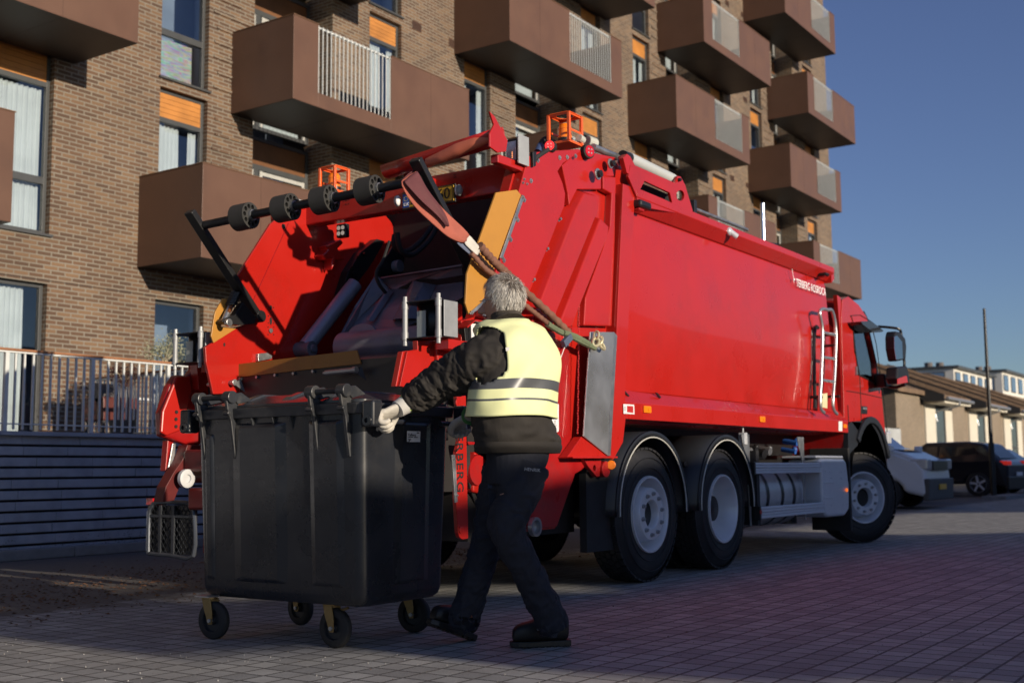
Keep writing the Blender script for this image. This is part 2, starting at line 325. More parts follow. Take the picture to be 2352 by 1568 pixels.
potplant('olive_tree', 10.62, 13.0, .30, 0, .42, 1500, mat('olive_leaf', (.30, .31, .20), .6, 0, .4, 15), 'small potted olive tree with pale leaves on the terrace behind the railing', 1.10)
potplant('shrub', 10.25, 13.4, .22, 0, .30, 1300, mat('dark_red_leaf', (.06, .022, .018), .7, 0, .4, 15), 'dark red leafless-looking shrub in a pot beside the olive tree', .80)
e = empty('storage_box', (10.4, 13.6, 1.3), 'white box with dark lid standing behind the short railing', 'box')
MB().box(10.62, 10.9, 12.6, 12.85, 1.55, 2.0).build('body', WHT, e, bevel=.02); MB().box(10.61, 10.91, 12.59, 12.86, 2.0, 2.03).build('lid', POT, e); 
for a_, b_ in ((10.65, 12.63), (10.87, 12.63), (10.65, 12.82), (10.87, 12.82)): MB().cyl((a_, b_, 1.3), (a_, b_, 1.55), .015).build('leg', POT, e)
e = empty('garden_grill', (10.6, 14.2, 1.3), 'red garden grill with black lid standing behind the railings', 'grill')
MB().box(10.35, 10.95, 13.95, 14.4, 1.62, 1.95).build('body', mat('grill_red', (.10, .02, .015), .5), e, bevel=.02)
MB().lathe((10.35, 14.17, 1.95), (1, 0, 0), [(0, 0), (0, .2), (.6, .2), (.6, 0)], 12, 0, math.pi).build('lid', POT, e, smooth=True)
MB().box(10.98, 11.2, 13.98, 14.3, 1.93, 1.96).build('side_shelf', WHT, e)
for a_, b_ in ((10.38, 13.98), (10.92, 13.98), (10.38, 14.37), (10.92, 14.37)): MB().box(a_-.02, a_+.02, b_-.02, b_+.02, 1.3, 1.62).build('leg', POT, e)
# ================================================================ BRICKWORK
def brickmat(name, c1, c2, c3, mort, sc=1):
    M, t, p, L = newmat(name); tc = node(t, 'ShaderNodeNewGeometry'); sp = node(t, 'ShaderNodeSeparateXYZ'); L(tc.outputs['Position'], sp.inputs[0])
    ad = node(t, 'ShaderNodeMath', operation='ADD'); L(sp.outputs[0], ad.inputs[0]); L(sp.outputs[1], ad.inputs[1]); cb = node(t, 'ShaderNodeCombineXYZ'); L(ad.outputs[0], cb.inputs[0]); L(sp.outputs[2], cb.inputs[1])
    br = node(t, 'ShaderNodeTexBrick', Scale=1/sc, offset=.5, offset_frequency=2); br.inputs['Brick Width'].default_value = .24; br.inputs['Row Height'].default_value = .0667; br.inputs['Mortar Size'].default_value = .011; br.inputs['Mortar Smooth'].default_value = .2; br.inputs['Bias'].default_value = 0
    br.inputs['Color1'].default_value = (*c1, 1); br.inputs['Color2'].default_value = (*c2, 1); br.inputs['Mortar'].default_value = (*mort, 1); L(cb.outputs[0], br.inputs['Vector'])
    br2 = node(t, 'ShaderNodeTexBrick', Scale=1/sc, offset=.5, offset_frequency=2); br2.inputs['Brick Width'].default_value = .24; br2.inputs['Row Height'].default_value = .0667; br2.inputs['Mortar Size'].default_value = 0; br2.inputs['Color1'].default_value = (0, 0, 0, 1); br2.inputs['Color2'].default_value = (1, 1, 1, 1); br2.inputs['Bias'].default_value = 0
    ofs = node(t, 'ShaderNodeVectorMath', operation='ADD'); L(cb.outputs[0], ofs.inputs[0]); ofs.inputs[1].default_value = (48*sc*.24, 34*.0667*sc, 0); L(ofs.outputs[0], br2.inputs['Vector'])
    sel = ramp(t, L, br2.outputs['Color'], .55, .85, 0, .75); im = node(t, 'ShaderNodeMath', operation='SUBTRACT'); im.inputs[0].default_value = 1; L(br.outputs['Fac'], im.inputs[1]); f = node(t, 'ShaderNodeMath', operation='MULTIPLY'); L(sel, f.inputs[0]); L(im.outputs[0], f.inputs[1])
    c = mixc(t, L, f.outputs[0], br.outputs['Color'], c3)
    n = node(t, 'ShaderNodeTexNoise', Scale=.7, Detail=5); L(cb.outputs[0], n.inputs['Vector']); c = mixc(t, L, ramp(t, L, n.outputs['Fac'], .35, .7, 0, .3), c, tuple(q*.6 for q in c2))
    n = node(t, 'ShaderNodeTexNoise', Scale=45, Detail=4); L(cb.outputs[0], n.inputs['Vector']); c = mixc(t, L, ramp(t, L, n.outputs['Fac'], .3, .75, 0, .3), c, tuple(q*.5 for q in c1))
    L(c, p.inputs['Base Color']); p.inputs['Roughness'].default_value = .85
    b = node(t, 'ShaderNodeBump', Strength=.8, Distance=.008); h = node(t, 'ShaderNodeMath', operation='MULTIPLY_ADD'); L(br.outputs['Fac'], h.inputs[0]); h.inputs[1].default_value = -1; L(n.outputs['Fac'], h.inputs[2]); L(h.outputs[0], b.inputs['Height']); L(b.outputs[0], p.inputs['Normal'])
    return M
BRICK = brickmat('facade_brick', (.150, .083, .048), (.088, .052, .034), (.235, .143, .080), (.26, .235, .19))
BRICK2 = brickmat('house_brick', (.25, .19, .13), (.20, .15, .10), (.30, .22, .15), (.33, .29, .23))
BAL = mat('balcony_cladding', (.125, .066, .043), .45, .05, .08, 2, .006, 6, rvar=.05, spec=.35, dirt=(.07, .045, .035), damt=.3, dscale=1.2)
BALU = mat('balcony_soffit', (.022, .012, .009), .5, .1, .08, 2)  # soffit brown taken near black, shade under the balconies painted in
FRM = mat('window_frame', (.055, .058, .060), .45); WPAN = mat('larch_panel', (.44, .18, .04), .5, 0, .25, 3)
WPD = mat('shaded_larch_panel', (.15, .062, .022), .6, 0, .25, 3); SASH = mat('sash_white', (.42, .42, .40), .5)  # WPD: larch darkened to carry the shade of the balcony recess
CURT = mat('white_curtain', (.62, .62, .60), .8, 0, .1, 3); ROOM = mat('room_wall', (.22, .26, .34), .9, 0, .2, 1.5)
def glassmat():
    M, t, p, L = newmat('window_glass'); t.nodes.remove(p); o = [n for n in t.nodes if n.type == 'OUTPUT_MATERIAL'][0]
    a = node(t, 'ShaderNodeBsdfTransparent', Color=(.75, .82, .86, 1)); g_ = node(t, 'ShaderNodeBsdfGlossy', Roughness=.01, Color=(.9, .95, 1, 1)); f = node(t, 'ShaderNodeLayerWeight', Blend=.35); mx = node(t, 'ShaderNodeMixShader')
    ad = node(t, 'ShaderNodeMath', operation='MULTIPLY_ADD', use_clamp=True); L(f.outputs[1], ad.inputs[0]); ad.inputs[1].default_value = .45; ad.inputs[2].default_value = .05
    L(ad.outputs[0], mx.inputs[0]); L(a.outputs[0], mx.inputs[1]); L(g_.outputs[0], mx.inputs[2]); L(mx.outputs[0], o.inputs[0]); return M
GLS = glassmat()
# ================================================================ APARTMENT BUILDING
YF, YB = 15.3, 13.8
apt = empty('apartment_building', (25, 18, 0), 'tall brown brick apartment building with staggered brown box balconies', 'building')
OS = [-1.9, 6.28, 14.38, 22.72, 30.70, 39.04]; FL = [1.17, 4.12, 7.08, 10.04, 13.0, 15.96]
X0, X1, ZT = -8.0, 44.72, 21.5
holes = []; wins = []
for O in OS:
    for dx in (-2.1, 3.05):
        xa, xb = O+dx, O+dx+1.0
        for k, F in enumerate(FL):
            za, zb = (1.32, 3.66) if k == 0 else (F+.27, F+3.06)
            holes.append((xa, xb, za, zb)); wins.append((xa, xb, za, zb, k, dx < 0))
    holes.append((O-.06, O+1.97, 1.3, 19.0))
xs = sorted({X0, X1} | {h for q in holes for h in q[:2]}); zs = sorted({0, ZT} | {h for q in holes for h in q[2:]})
mb = MB()
def inh(x, z): return any(a < x < b and c < z < d for a, b, c, d in holes)
for i in range(len(xs)-1):
    j = 0
    while j < len(zs)-1:
        if inh((xs[i]+xs[i+1])/2, (zs[j]+zs[j+1])/2): j += 1; continue
        k = j
        while k+1 < len(zs)-1 and not inh((xs[i]+xs[i+1])/2, (zs[k+1]+zs[k+2])/2): k += 1
        mb.add([(xs[i], YF, zs[j]), (xs[i+1], YF, zs[j]), (xs[i+1], YF, zs[k+1]), (xs[i], YF, zs[k+1])], [(0, 1, 2, 3)]); j = k+1
for a, b_, c_, d in holes:
    dp = .73 if b_-a > 1.5 else .14
    mb.add([(a, YF, c_), (a, YF+dp, c_), (a, YF+dp, d), (a, YF, d)], [(0, 1, 2, 3)]); mb.add([(b_, YF, c_), (b_, YF+dp, c_), (b_, YF+dp, d), (b_, YF, d)], [(0, 1, 2, 3)])
    mb.add([(a, YF, c_), (b_, YF, c_), (b_, YF+dp, c_), (a, YF+dp, c_)], [(0, 1, 2, 3)]); mb.add([(a, YF, d), (b_, YF, d), (b_, YF+dp, d), (a, YF+dp, d)], [(0, 1, 2, 3)])
mb.add([(X1, YF, 0), (X1, YF+13, 0), (X1, YF+13, ZT), (X1, YF, ZT)], [(0, 1, 2, 3)]); mb.add([(X0, YF, 0), (X0, YF+13, 0), (X0, YF+13, ZT), (X0, YF, ZT)], [(0, 1, 2, 3)])
mb.add([(X0, YF+13, 0), (X1, YF+13, 0), (X1, YF+13, ZT), (X0, YF+13, ZT)], [(0, 1, 2, 3)]); mb.add([(X0, YF, ZT), (X1, YF, ZT), (X1, YF+13, ZT), (X0, YF+13, ZT)], [(0, 1, 2, 3)])
mb.build('wall', BRICK, apt)
mb = MB()
for O in OS:     # relief courses beside every second column of windows
    for k, F in enumerate(FL[1:]):
        for r_ in range(10):
            z = F+.35+r_*.2668+.012; ja = random.uniform(0, .12)
            xa, xb = (O-1.02+ja, O-.12-random.choice((0, .24))) if True else (0, 0)
            mb.box(xa, xb, YF-.022, YF+.01, z, z+.055)
            if O > 15: mb.box(O+2.02, O+2.85-ja, YF-.022, YF+.01, z, z+.055)
mb.build('relief_courses', BRICK, apt)
MB().box(X0, X1-.01, YF-.001, YF+.004, 3.70, 3.712).build('expansion_joint', INK, apt)
def vis(x, y, z, mg=80):
    u, v, k = proj((x, y, z)); return k > 0 and -mg < u < 2352+mg and -mg < v < 1568
ART = mat('painted_picture', (.35, .40, .38), .6, 0, .9, 3)
artn = ART.node_tree; mxn = [n for n in artn.nodes if n.type == 'VECT_MATH'][0]; nn = node(artn, 'ShaderNodeTexNoise', Scale=2.4, Detail=5, Distortion=2.5); sx = node(artn, 'ShaderNodeMapping'); sx.inputs['Scale'].default_value = (1, 1, 5); artn.links.new([n for n in artn.nodes if n.type == 'TEX_COORD'][0].outputs['Object'], sx.inputs[0]); artn.links.new(sx.outputs[0], nn.inputs['Vector']); hs = node(artn, 'ShaderNodeHueSaturation', Saturation=1.3, Value=.8); artn.links.new(nn.outputs['Color'], hs.inputs['Color']); artn.links.new(hs.outputs[0], artn.nodes['Principled BSDF'].inputs['Base Color'])
ci = 0
for xa, xb, za, zb, k, left in wins:
    if not (vis(xa, YF, zb) or vis(xb, YF, za) or vis(xa, YF, za)): continue
    yf = YF+.10; wf = MB(); t_ = .06
    wf.box(xa+.002, xa+t_, yf, yf+.07, za+.002, zb-.002).box(xb-t_, xb-.002, yf, yf+.07, za+.002, zb-.002).box(xa+t_, xb-t_, yf, yf+.07, zb-t_, zb-.002).box(xa+t_, xb-t_, yf, yf+.07, za+.002, za+t_)
    woodz = None
    if k > 0:
        wf.box(xa+t_, xb-t_, yf-.002, yf+.07, zb-.55, zb-.47); wf.box(xa+t_, xb-t_, yf-.002, yf+.07, za+.76, za+.87); woodz = (zb-.47, zb-t_)
    W_ = wf.build('window', FRM, apt, bevel=.004)
    MB().box(xa-.04, xb+.04, YF-.045, YF+.1, za-.035, za+.001).build('sill', FRM, W_)
    zq = zb-.55 if k else zb-t_; MB().add([(xa+t_, yf+.03, za+t_), (xb-t_, yf+.03, za+t_), (xb-t_, yf+.03, zq), (xa+t_, yf+.03, zq)], [(0, 1, 2, 3)]).build('pane', GLS, W_)
    if woodz:
        wp = MB(); n_ = 5
        for i in range(n_): wp.box(xa+t_, xb-t_, yf+.012, yf+.03, woodz[0]+(woodz[1]-woodz[0])*i/n_+.003, woodz[0]+(woodz[1]-woodz[0])*(i+1)/n_-.002)
        wp.build('wood_panel', WPAN, W_)
    top = zb-.55 if k else zb-t_
    MB().add([(xa, yf+.9, za-.3), (xb+.5, yf+.9, za-.3), (xb+.5, yf+.9, top+.2), (xa, yf+.9, top+.2), (xa+.0, yf+.08, top+.01), (xb-.0, yf+.08, top+.01), (xb+.5, yf+.9, top+.2), (xa, yf+.9, top+.2), (xb+.0, yf+.08, za), (xb+.5, yf+.9, za-.3), (xb+.5, yf+.9, top+.2), (xb, yf+.08, top)], [(0, 1, 2, 3), (4, 5, 6, 7), (8, 9, 10, 11)]).build('room', ROOM, W_)
    ci += 1; ty = random.Random(ci*7).random(); fr = .34 if ty < .4 else .6
    if k == 0: fr = .8 if xa < 9.6 else .0
    if ty > .62 and k: fr = 0
    if 9 < xa < 9.6 and k == 1: fr = .9
    def curtain(c0, c1, z0, z1):
        nn_ = 26; MB().grid(lambda u, v: (c0+(c1-c0)*u, yf+.13+.018*math.sin(u*(c1-c0)*75+math.sin(v*3)), z0+(z1-z0)*v), nn_*2, 3).build('curtain', CURT, W_, smooth=True)
    if fr: curtain(xa+t_, xa+t_+(xb-xa-2*t_)*fr, za+(.9 if ty > .5 and k else .08), top-.01)
    if k and fr and ty < .6: curtain(xb-t_-.16, xb-t_, za+.08, top-.01)
    if 12 < xa < 12.5 and k == 2: MB().box(xa+.16, xa+.80, yf+.10, yf+.125, za+.07, za+.74).build('picture', ART, W_)
# recessed glazing behind the balconies
for O in OS:
    for k, F in enumerate(FL):
        if not (vis(O, YF, F+2.8) or vis(O+2, YF, F+.5)) : continue
        xa, xb = O-.06, O+1.97; y = YF+.62; za, zb = (1.32, 3.98) if k == 0 else (F+.12, F+2.94); wf = MB()
        wf.box(xa, xa+.07, y, y+.08, za, zb).box(xb-.07, xb, y, y+.08, za, zb).box(xa+.07, xb-.07, y, y+.08, zb-.07, zb).box(xa+.07, xb-.07, y, y+.08, za, za+.07)
        wf.box(xa+.07, xb-.07, y-.003, y+.08, zb-.62, zb-.52).box(xa+.62, xa+.74, y-.004, y+.08, za+.07, zb-.62)
        W_ = wf.build('balcony_window', FRM, apt, bevel=.004)
        MB().box(xa+.07, xb-.07, y+.02, y+.04, zb-.52, zb-.07).build('wood_panel', WPD, W_)
        MB().add([(xa+.07, y+.03, za+.07), (xb-.07, y+.03, za+.07), (xb-.07, y+.03, zb-.62), (xa+.07, y+.03, zb-.62)], [(0, 1, 2, 3)]).build('pane', GLS, W_)
        MB().add([(xa-.5, y+1.2, za), (xb+.5, y+1.2, za), (xb+.5, y+1.2, zb), (xa-.5, y+1.2, zb)], [(0, 1, 2, 3)]).build('room', ROOM, W_)
        MB().box(xa+.12, xa+.18, y+.015, y+.03, za+.07, zb-.62).box(xa+.56, xa+.62, y+.015, y+.03, za+.07, zb-.62).box(xa+.78, xa+.85, y+.015, y+.03, za+.07, zb-.62).box(xb-.15, xb-.08, y+.015, y+.03, za+.07, zb-.62).box(xa+.12, xa+.62, y+.016, y+.031, zb-.7, zb-.63).box(xa+.78, xb-.08, y+.016, y+.031, zb-.7, zb-.63).build('sash', SASH, W_)
        MB().grid(lambda u, v: (xa+.86+(xb-xa-1.0)*u, y+.16+.02*math.sin(u*60), za+.1+(zb-za-.8)*v), 60, 2).build('curtain', CURT, W_, smooth=True)
# vents
for O in OS:
    for k, F in enumerate(FL[1:]):
        for dx in (4.40, 5.68):
            x = O+dx; z = F+.14
            if not vis(x, YF, z) or not 13 < O < 31 or 20 < O < 25 or F < 7: continue
            v_ = MB(); v_.box(x, x+.3, YF-.012, YF+.002, z, z+.02).box(x, x+.3, YF-.012, YF+.002, z+.16, z+.18).box(x, x+.02, YF-.012, YF+.002, z+.02, z+.16).box(x+.28, x+.3, YF-.012, YF+.002, z+.02, z+.16)
            for i in range(3): v_.box(x+.02, x+.28, YF-.014, YF+.001, z+.04+i*.04, z+.055+i*.04)
            v_.box(x+.01, x+.29, YF-.003, YF+.001, z+.01, z+.17); v_.build('vent', mat('vent_brown', (.06, .03, .02), .6), apt)
# balconies
def balcony(O, F, kind):
    xa, xb = (O-.58, O+4.38) if kind == 'L' else (O-2.47, O+2.48)
    oa, ob = O+.02, O+1.95; zt = F+1.46; th = .05; m_ = MB()
    # side walls, slab, front pieces; open at the top and at the grille
    m_.box(xa, xa+th, YB+th, YF-.004, F+.004, zt).box(xb-th, xb, YB+th, YF-.004, F+.004, zt)
    m_.box(xa, oa, YB, YB+th, F+.004, zt).box(ob, xb, YB, YB+th, F+.004, zt).box(oa, ob, YB, YB+th, F+.004, F+.26)
    B = m_.build('balcony', BAL, apt, bevel=.004)
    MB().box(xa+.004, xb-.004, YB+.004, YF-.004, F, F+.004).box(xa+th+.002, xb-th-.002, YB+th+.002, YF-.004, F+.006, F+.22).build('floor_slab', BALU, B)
    c_ = MB(); c_.box(xa-.01, oa, YB-.012, YB+th+.01, zt, zt+.014).box(ob, xb+.01, YB-.012, YB+th+.01, zt, zt+.014).box(xa-.01, xa+th+.01, YB+th+.012, YF, zt, zt+.014).box(xb-th-.01, xb+.01, YB+th+.012, YF, zt, zt+.014); c_.build('coping', mat('coping_metal', (.20, .11, .06), .4, .3), B)
    r_ = MB(); r_.box(oa-.03, ob+.03, YB+th+.005, YB+th+.035, zt-.035, zt-.005); n_ = 19
    for i in range(n_): x = oa+.02+(ob-oa-.04)*i/(n_-1); r_.box(x-.008, x+.008, YB+.012, YB+.028, F+.12, zt-.006)
    r_.box(oa-.03, ob+.03, YB+th+.005, YB+th+.035, F+.10, F+.13); r_.build('grille', WRAIL, B)
    s_ = MB()
    for fx in (.33, .66): x = xa+(xb-xa)*fx; 
    for i in range(3): s_.box(xa+(xb-xa)*(i+1)/4-.002, xa+(xb-xa)*(i+1)/4+.002, YB+.01, YF-.01, F-.002, F+.001)
    if not (oa < xa+1.2 < ob): s_.box(xa+1.2, xa+1.203, YB-.0015, YB+.001, F+.01, zt-.01)
    if not (oa < xb-1.25 < ob): s_.box(xb-1.25, xb-1.247, YB-.0015, YB+.001, F+.01, zt-.01)
    s_.build('panel_seam', BALU, B)
    rv = MB()
    for a_ in (.25, .75, 1.2):
        for q in (.12, .45, .95, 1.35): rv.ball((xa-.001, YB+a_, F+q), (.004, .009, .009), 6, 4)
    rv.build('rivets', BAL, B)
for O in OS:
    for k in range(1, 6):
        F = FL[k]; kind = 'R' if k % 2 else 'L'
        xa, xb = (O-.58, O+4.38) if kind == 'L' else (O-2.47, O+2.48)
        if vis(xa, YB, F, 400) or vis(xb, YB, F, 400) or vis(xb, YB, F+1.4, 200): balcony(O, F, kind)
# ================================================================ ROW HOUSES AND BACKGROUND
TILE = mat('brown_roof_tiles', (.17, .11, .065), .8, 0, .3, 3, .15, 12); PANW = mat('cream_wall_panel', (.62, .58, .48), .6, 0, .05, 3); GUT = mat('zinc_gutter', (.36, .38, .40), .4, .6)
def rowhouse(x0, first):
    wdt = 8.3; e = empty('row_house', (x0, 18, 0), None, 'house', 'row houses beyond the parked cars'); y0 = 15.3
    e['label'] = 'brick row house with brown tiled roof, nearest to the apartment building'
    xa = x0-(1.0 if first else 0); xb = x0+3.4; xc = x0+wdt; sl = .385; ze = 4.02; zr = ze+sl*7.6
    MB().prism([(y0, 0), (y0+13, 0), (y0+13, 4.2), (y0+6.5, zr-.15), (y0, ze+sl*1.0)], 'x', xa, xc-.02).build('wall', BRICK2, e)
    rf = MB().prism([(y0-.25, ze+.85*sl), (y0+6.5, zr), (y0+14, ze), (y0+14, ze-.2), (y0+6.5, zr-.2), (y0-.25, ze+.85*sl-.2)], 'x', xa-.4, xb-.6).build('roof', TILE, e)
    MB().prism([(y0-1.1, ze+.12), (y0+6.5, zr+.12), (y0+14, ze+.12), (y0+14, ze-.1), (y0+6.5, zr-.1), (y0-1.1, ze-.06)], 'x', xb-.55, xc-.45).build('bay_roof', TILE, rf)
    MB().prism([(y0-1.12, ze+.13), (y0+6.5, zr+.13), (y0+6.5, zr-.35), (y0-.3, ze+.3*sl-.28), (y0-1.12, ze-.16)], 'x', xb-.62, xb-.56).build('verge_board', mat('dark_board', (.025, .026, .028), .6), rf)
    for k in range(5):
        MB().tube([(xb-.55+k*1.05, y0-1.1+.02, ze+.15), (xb-.55+k*1.05, y0+6.4, zr+.15)], .035, 6, 1).build('tile_ridge', TILE, rf)
    MB().tube([(xb-.3, y0-1.17, ze-.02), (xc-.3, y0-1.17, ze-.04)], .08, 8, 1).build('gutter', GUT, rf)
    MB().tube([(xb+1.9, y0-1.15, ze-.1), (xb+1.9, y0-1.1, ze-.3), (xb+1.9, y0-.1, ze-.55), (xb+1.9, y0-.1, ze-1.0)], .05, 8).build('downpipe', GUT, e)
    MB().box(xb-.1, xc-.1, y0-1.0, y0, ze-.22, ze-.1).build('soffit', PANW, e)
    for a, b in ((0, 1.75), (3.55, 4.85)):
        MB().box(xb+a, xb+b, y0-.08, y0+.02, .3, ze-.22).build('cream_panel', PANW, e)
    f = MB().box(xb+1.76, xb+1.86, y0-.05, y0+.02, .3, 3.7).box(xb+3.44, xb+3.54, y0-.05, y0+.02, .3, 3.7).box(xb+1.86, xb+3.44, y0-.05, y0+.02, 1.85, 2.0).box(xb+1.86, xb+3.44, y0-.05, y0+.02, 3.6, 3.7).build('window', FRM, e)
    MB().box(xb+1.86, xb+3.44, y0-.03, y0-.02, .3, 3.6).build('pane', mat('dark_window_glass', (.05, .065, .08), .08, 0, .3, 1, spec=.9), f)
    MB().box(xb+1.9, xb+2.3, y0-.02, y0-.012, 2.0, 3.6).build('curtain', CURT, f)
    if first: MB().box(xa+.2, xa+1.4, y0+6, y0+6.9, zr-.3, zr+.9).build('chimney', BRICK2, rf)
for i in range(5): rowhouse(53.2+i*8.3, i == 0)
for i, q in enumerate(['second brick row house, its window behind the dark SUV roof', 'third brick row house, just left of the tall black pole', 'fourth brick row house, right of the tall black pole', 'last brick row house at the right edge of the photo']):
    [o for o in bpy.data.objects if o.name.startswith('row_house')][i+1]['label'] = q
e = empty('garden_fence', (49, 15.2, 0), 'pale board fence between the first row house and the apartment building', 'fence')
MB().box(46, 52.1, 15.1, 15.14, .2, 2.5).build('boards', mat('grey_boards', (.40, .42, .42), .7, 0, .2, 2), e)
for x in (46, 48, 50, 52): MB().box(x, x+.1, 15.15, 15.25, 0, 2.55).build('post', FRM, e)
# white modern terrace blocks far behind
MODW = mat('white_render', (.66, .64, .58), .7, 0, .05, 1); MODG = mat('blue_window_glass', (.10, .17, .28), .1, 0, .2, .5, spec=.9)
def penthouse(name, xa, xb, y, z0, z1, label):
    e = empty(name, ((xa+xb)/2, y, 0), label, 'building')
    MB().box(xa, xb, y, y+9, 0, z0).build('brick_storeys', BRICK2, e); MB().box(xa+.2, xb, y+.2, y+8, z0, z1).build('top_storey', MODW, e)
    MB().box(xa, xb+.3, y-.3, y+8.5, z1, z1+.25).build('roof', FRM, e)
    n = 5
    for i in range(n):
        a = xa+.6+(xb-xa-1)*i/n; f = MB().box(a, a+(xb-xa)/n*.6, y+.14, y+.21, z0+.4, z1-.3).build('window', FRM, e); MB().box(a+.1, a+(xb-xa)/n*.6-.1, y+.10, y+.13, z0+.5, z1-.4).build('pane', MODG, f)
    for i in range(2): f = MB().box(xa+.14, xa+.21, y+1+i*3.4, y+3.6+i*3.4, z0+.3, z1-.3).build('side_window', FRM, e); MB().box(xa+.1, xa+.13, y+1.1+i*3.4, y+3.5+i*3.4, z0+.4, z1-.4).build('pane', MODG, f)
    for i in range(3): MB().cyl((xa+2+i*4.2, y+3, z1+.25), (xa+2+i*4.2, y+3, z1+.8+.3*(i % 2)), .4, 10).build('roof_vent', POT, e)
penthouse('terrace_block', 117, 133, 28.5, 7.9, 10.2, 'white-topped modern block with roof vents rising behind the nearest brown roofs')
penthouse('terrace_block', 138, 158, 28.5, 8.7, 11.2, 'second white-topped modern block right of the tall black pole')
e = empty('lamp_post', (33.7, 7.37, 0), 'tall slim black pole standing behind the parked cars on the right', 'pole')
MB().cyl((33.7, 7.37, 0), (33.7, 7.37, 1.5), .075, 14).build('base_sleeve', BLK, e, smooth=True); MB().cyl((33.7, 7.37, 1.5), (33.7, 7.37, 5.15), .055, 14, .035).build('shaft', BLK, e, smooth=True)
MB().box(32.9, 36.3, 6.9, 7.5, 0, .09).build('plinth', KERB, e)
# ================================================================ SHADOW CASTER BEHIND THE CAMERA (unseen building stand-in, cut to shape the sunlight)
def E(xp, ez, y=-12): return (xp+.1533*y, ez-.2167*y)
OCC = mat('dark_render', (.06, .058, .055), .9, 0, .3, .4)
occ = empty('shadow_caster', (20, -13, 0), 'unseen stand-in for a building behind the camera, cut to shape the sunlight', 'building')
prof = [(5.1, 0.28), (4.76, .39), (4.44, .455), (4.06, .67), (3.88, .96), (3.12, 1.07), (2.93, 1.31), (2.8, 1.80), (3.4, 1.62), (5.0, 1.66), (6.5, 1.80), (8.5, 1.95), (14.9, 1.98), (15.1, 3.3), (55, 3.5), (60, 2.6), (110, 2.4), (110, -2.55), (5.2, -2.55)]
poly = [E(*q) for q in prof]
slots = [[E(*q) for q in ((3.7, 1.70), (5.6, 1.50), (6.9, 1.17), (7.4, 1.04), (6.9, .97), (6.4, 1.08), (5.1, 1.37), (3.7, 1.59))], [E(*q) for q in ((14.98, 1.01), (16.5, .73), (18.6, .33), (27, .33), (26, .5), (23.7, 1.04), (21.9, 1.47), (15.0, 1.47))]]  # openings added to let through the sunlit ground strips
MB().prism(poly, 'y', -12.3, -12, slots).build('shadow_wall', OCC, occ)  # thin added wall, outline fitted to the wanted shadow edges
MB().box(4.6, 110, -24, -12.35, 0, 2.6).build('main_block', OCC, occ)
# ================================================================ REFUSE TRUCK
YR, YL = 4.42, 6.94
trk = empty('garbage_truck', (10, 5.68, 0), 'large red refuse collection truck with open rear hopper and lifting arms', 'truck')
def plate(name, m, poly, y0, y1, holes=(), bevel=.004, parent=trk, **k): return MB().prism(poly, 'y', y0, y1, holes).build(name, m, parent, bevel=bevel, **k)
def bolts(pts, y, r=.011, parent=None, name='bolts', m=STL, h=.012):
    b = MB()
    for x, z in pts: b.cyl((x, y, z), (x, y-h*.35, z), r*1.35, 10).cyl((x, y-h*.35, z), (x, y-h, z), r*.8, 6)
    return b.build(name, m, parent or trk)
# ---- container body
def side(sgn, y):
    def fn(u, v):
        z = 1.5+(3.0-1.5)*v; xf = 13.13-.30*v-.02; xr = 8.0+.22*v; x = xr+(xf-xr)*u
        return (x, y-sgn*.045*math.sin(math.pi*(.12+.88*v))*(1-(2*u-1)**8), z)
    return MB().grid(fn, 30, 16)
body = MB().box(8.1, 12.8, 4.60, 6.80, 1.42, 3.06).box(8.05, 13.1, 4.62, 6.78, 1.25, 1.45).build('container', RED, trk)
side(1, 4.49).build('side_panel', RED, body, smooth=True); side(-1, 6.87).build('side_panel', RED, body, smooth=True)
MB().add([(12.8, 4.5, 3.05), (13.12, 4.5, 1.45), (13.12, 6.86, 1.45), (12.8, 6.86, 3.05)], [(0, 1, 2, 3)]).build('front_wall', RED, body)
for sg, y in ((1, 4.38), (-1, 6.98)):
    MB().prism([(y, 3.105), (y, 3.045), (y+sg*.085, 2.955), (y+sg*.2, 2.955), (y+sg*.2, 3.105)], 'x', 8.22, 12.84).build('top_rail', RED, body, bevel=.004)
    MB().prism([(y+sg*.02, 1.40), (y+sg*.02, 1.27), (y+sg*.25, 1.27), (y+sg*.25, 1.53), (y+sg*.115, 1.515)], 'x', 7.99, 13.16).build('lower_rail', RED, body, bevel=.004)
MB().prism([(4.5, 3.1), (4.9, 3.22), (6.5, 3.22), (6.86, 3.1), (6.86, 3.02), (4.5, 3.02)], 'x', 8.25, 12.82).build('roof', RED, body)
plate('front_cap', RED, [(12.80, 3.10), (12.86, 3.11), (12.90, 2.99), (12.80, 2.93)], 4.40, 4.56)
# ---- upright and hinge bracket
hole1 = xz(N1, [(950, 462), (905, 548), (1130, 640), (1240, 690), (1215, 585)], 4.42)
hole2 = xz(N1, [(1325+42*math.cos(a), 613+56*math.sin(a)) for a in [i*.524 for i in range(12)]], 4.42)
br_ = xz(N1, [(870, 630), (870, 700), (1000, 745), (1440, 825), (1455, 770), (1375, 500), (1330, 415), (1295, 408), (1270, 482), (850, 298), (800, 205), (740, 185), (700, 200), (690, 250), (720, 300), (800, 305), (780, 420)], 4.42)
plate('hinge_bracket', RED, br_, 4.385, 4.41, (hole1, hole2), .003)
post = [(8.03, 3.12), (8.22, 3.12), (8.22, 3.04), (8.0, 1.5), (8.0, 1.27), (7.95, 1.09), (7.80, .96), (7.74, .97), (7.88, 1.9)]
plate('corner_post', RED, post, 4.405, 4.60)
plate('corner_post', RED, post, 6.76, 6.95)
MB().box(8.0, 8.04, 4.56, 6.8, 1.0, 3.25).build('rear_frame', BLK, trk)
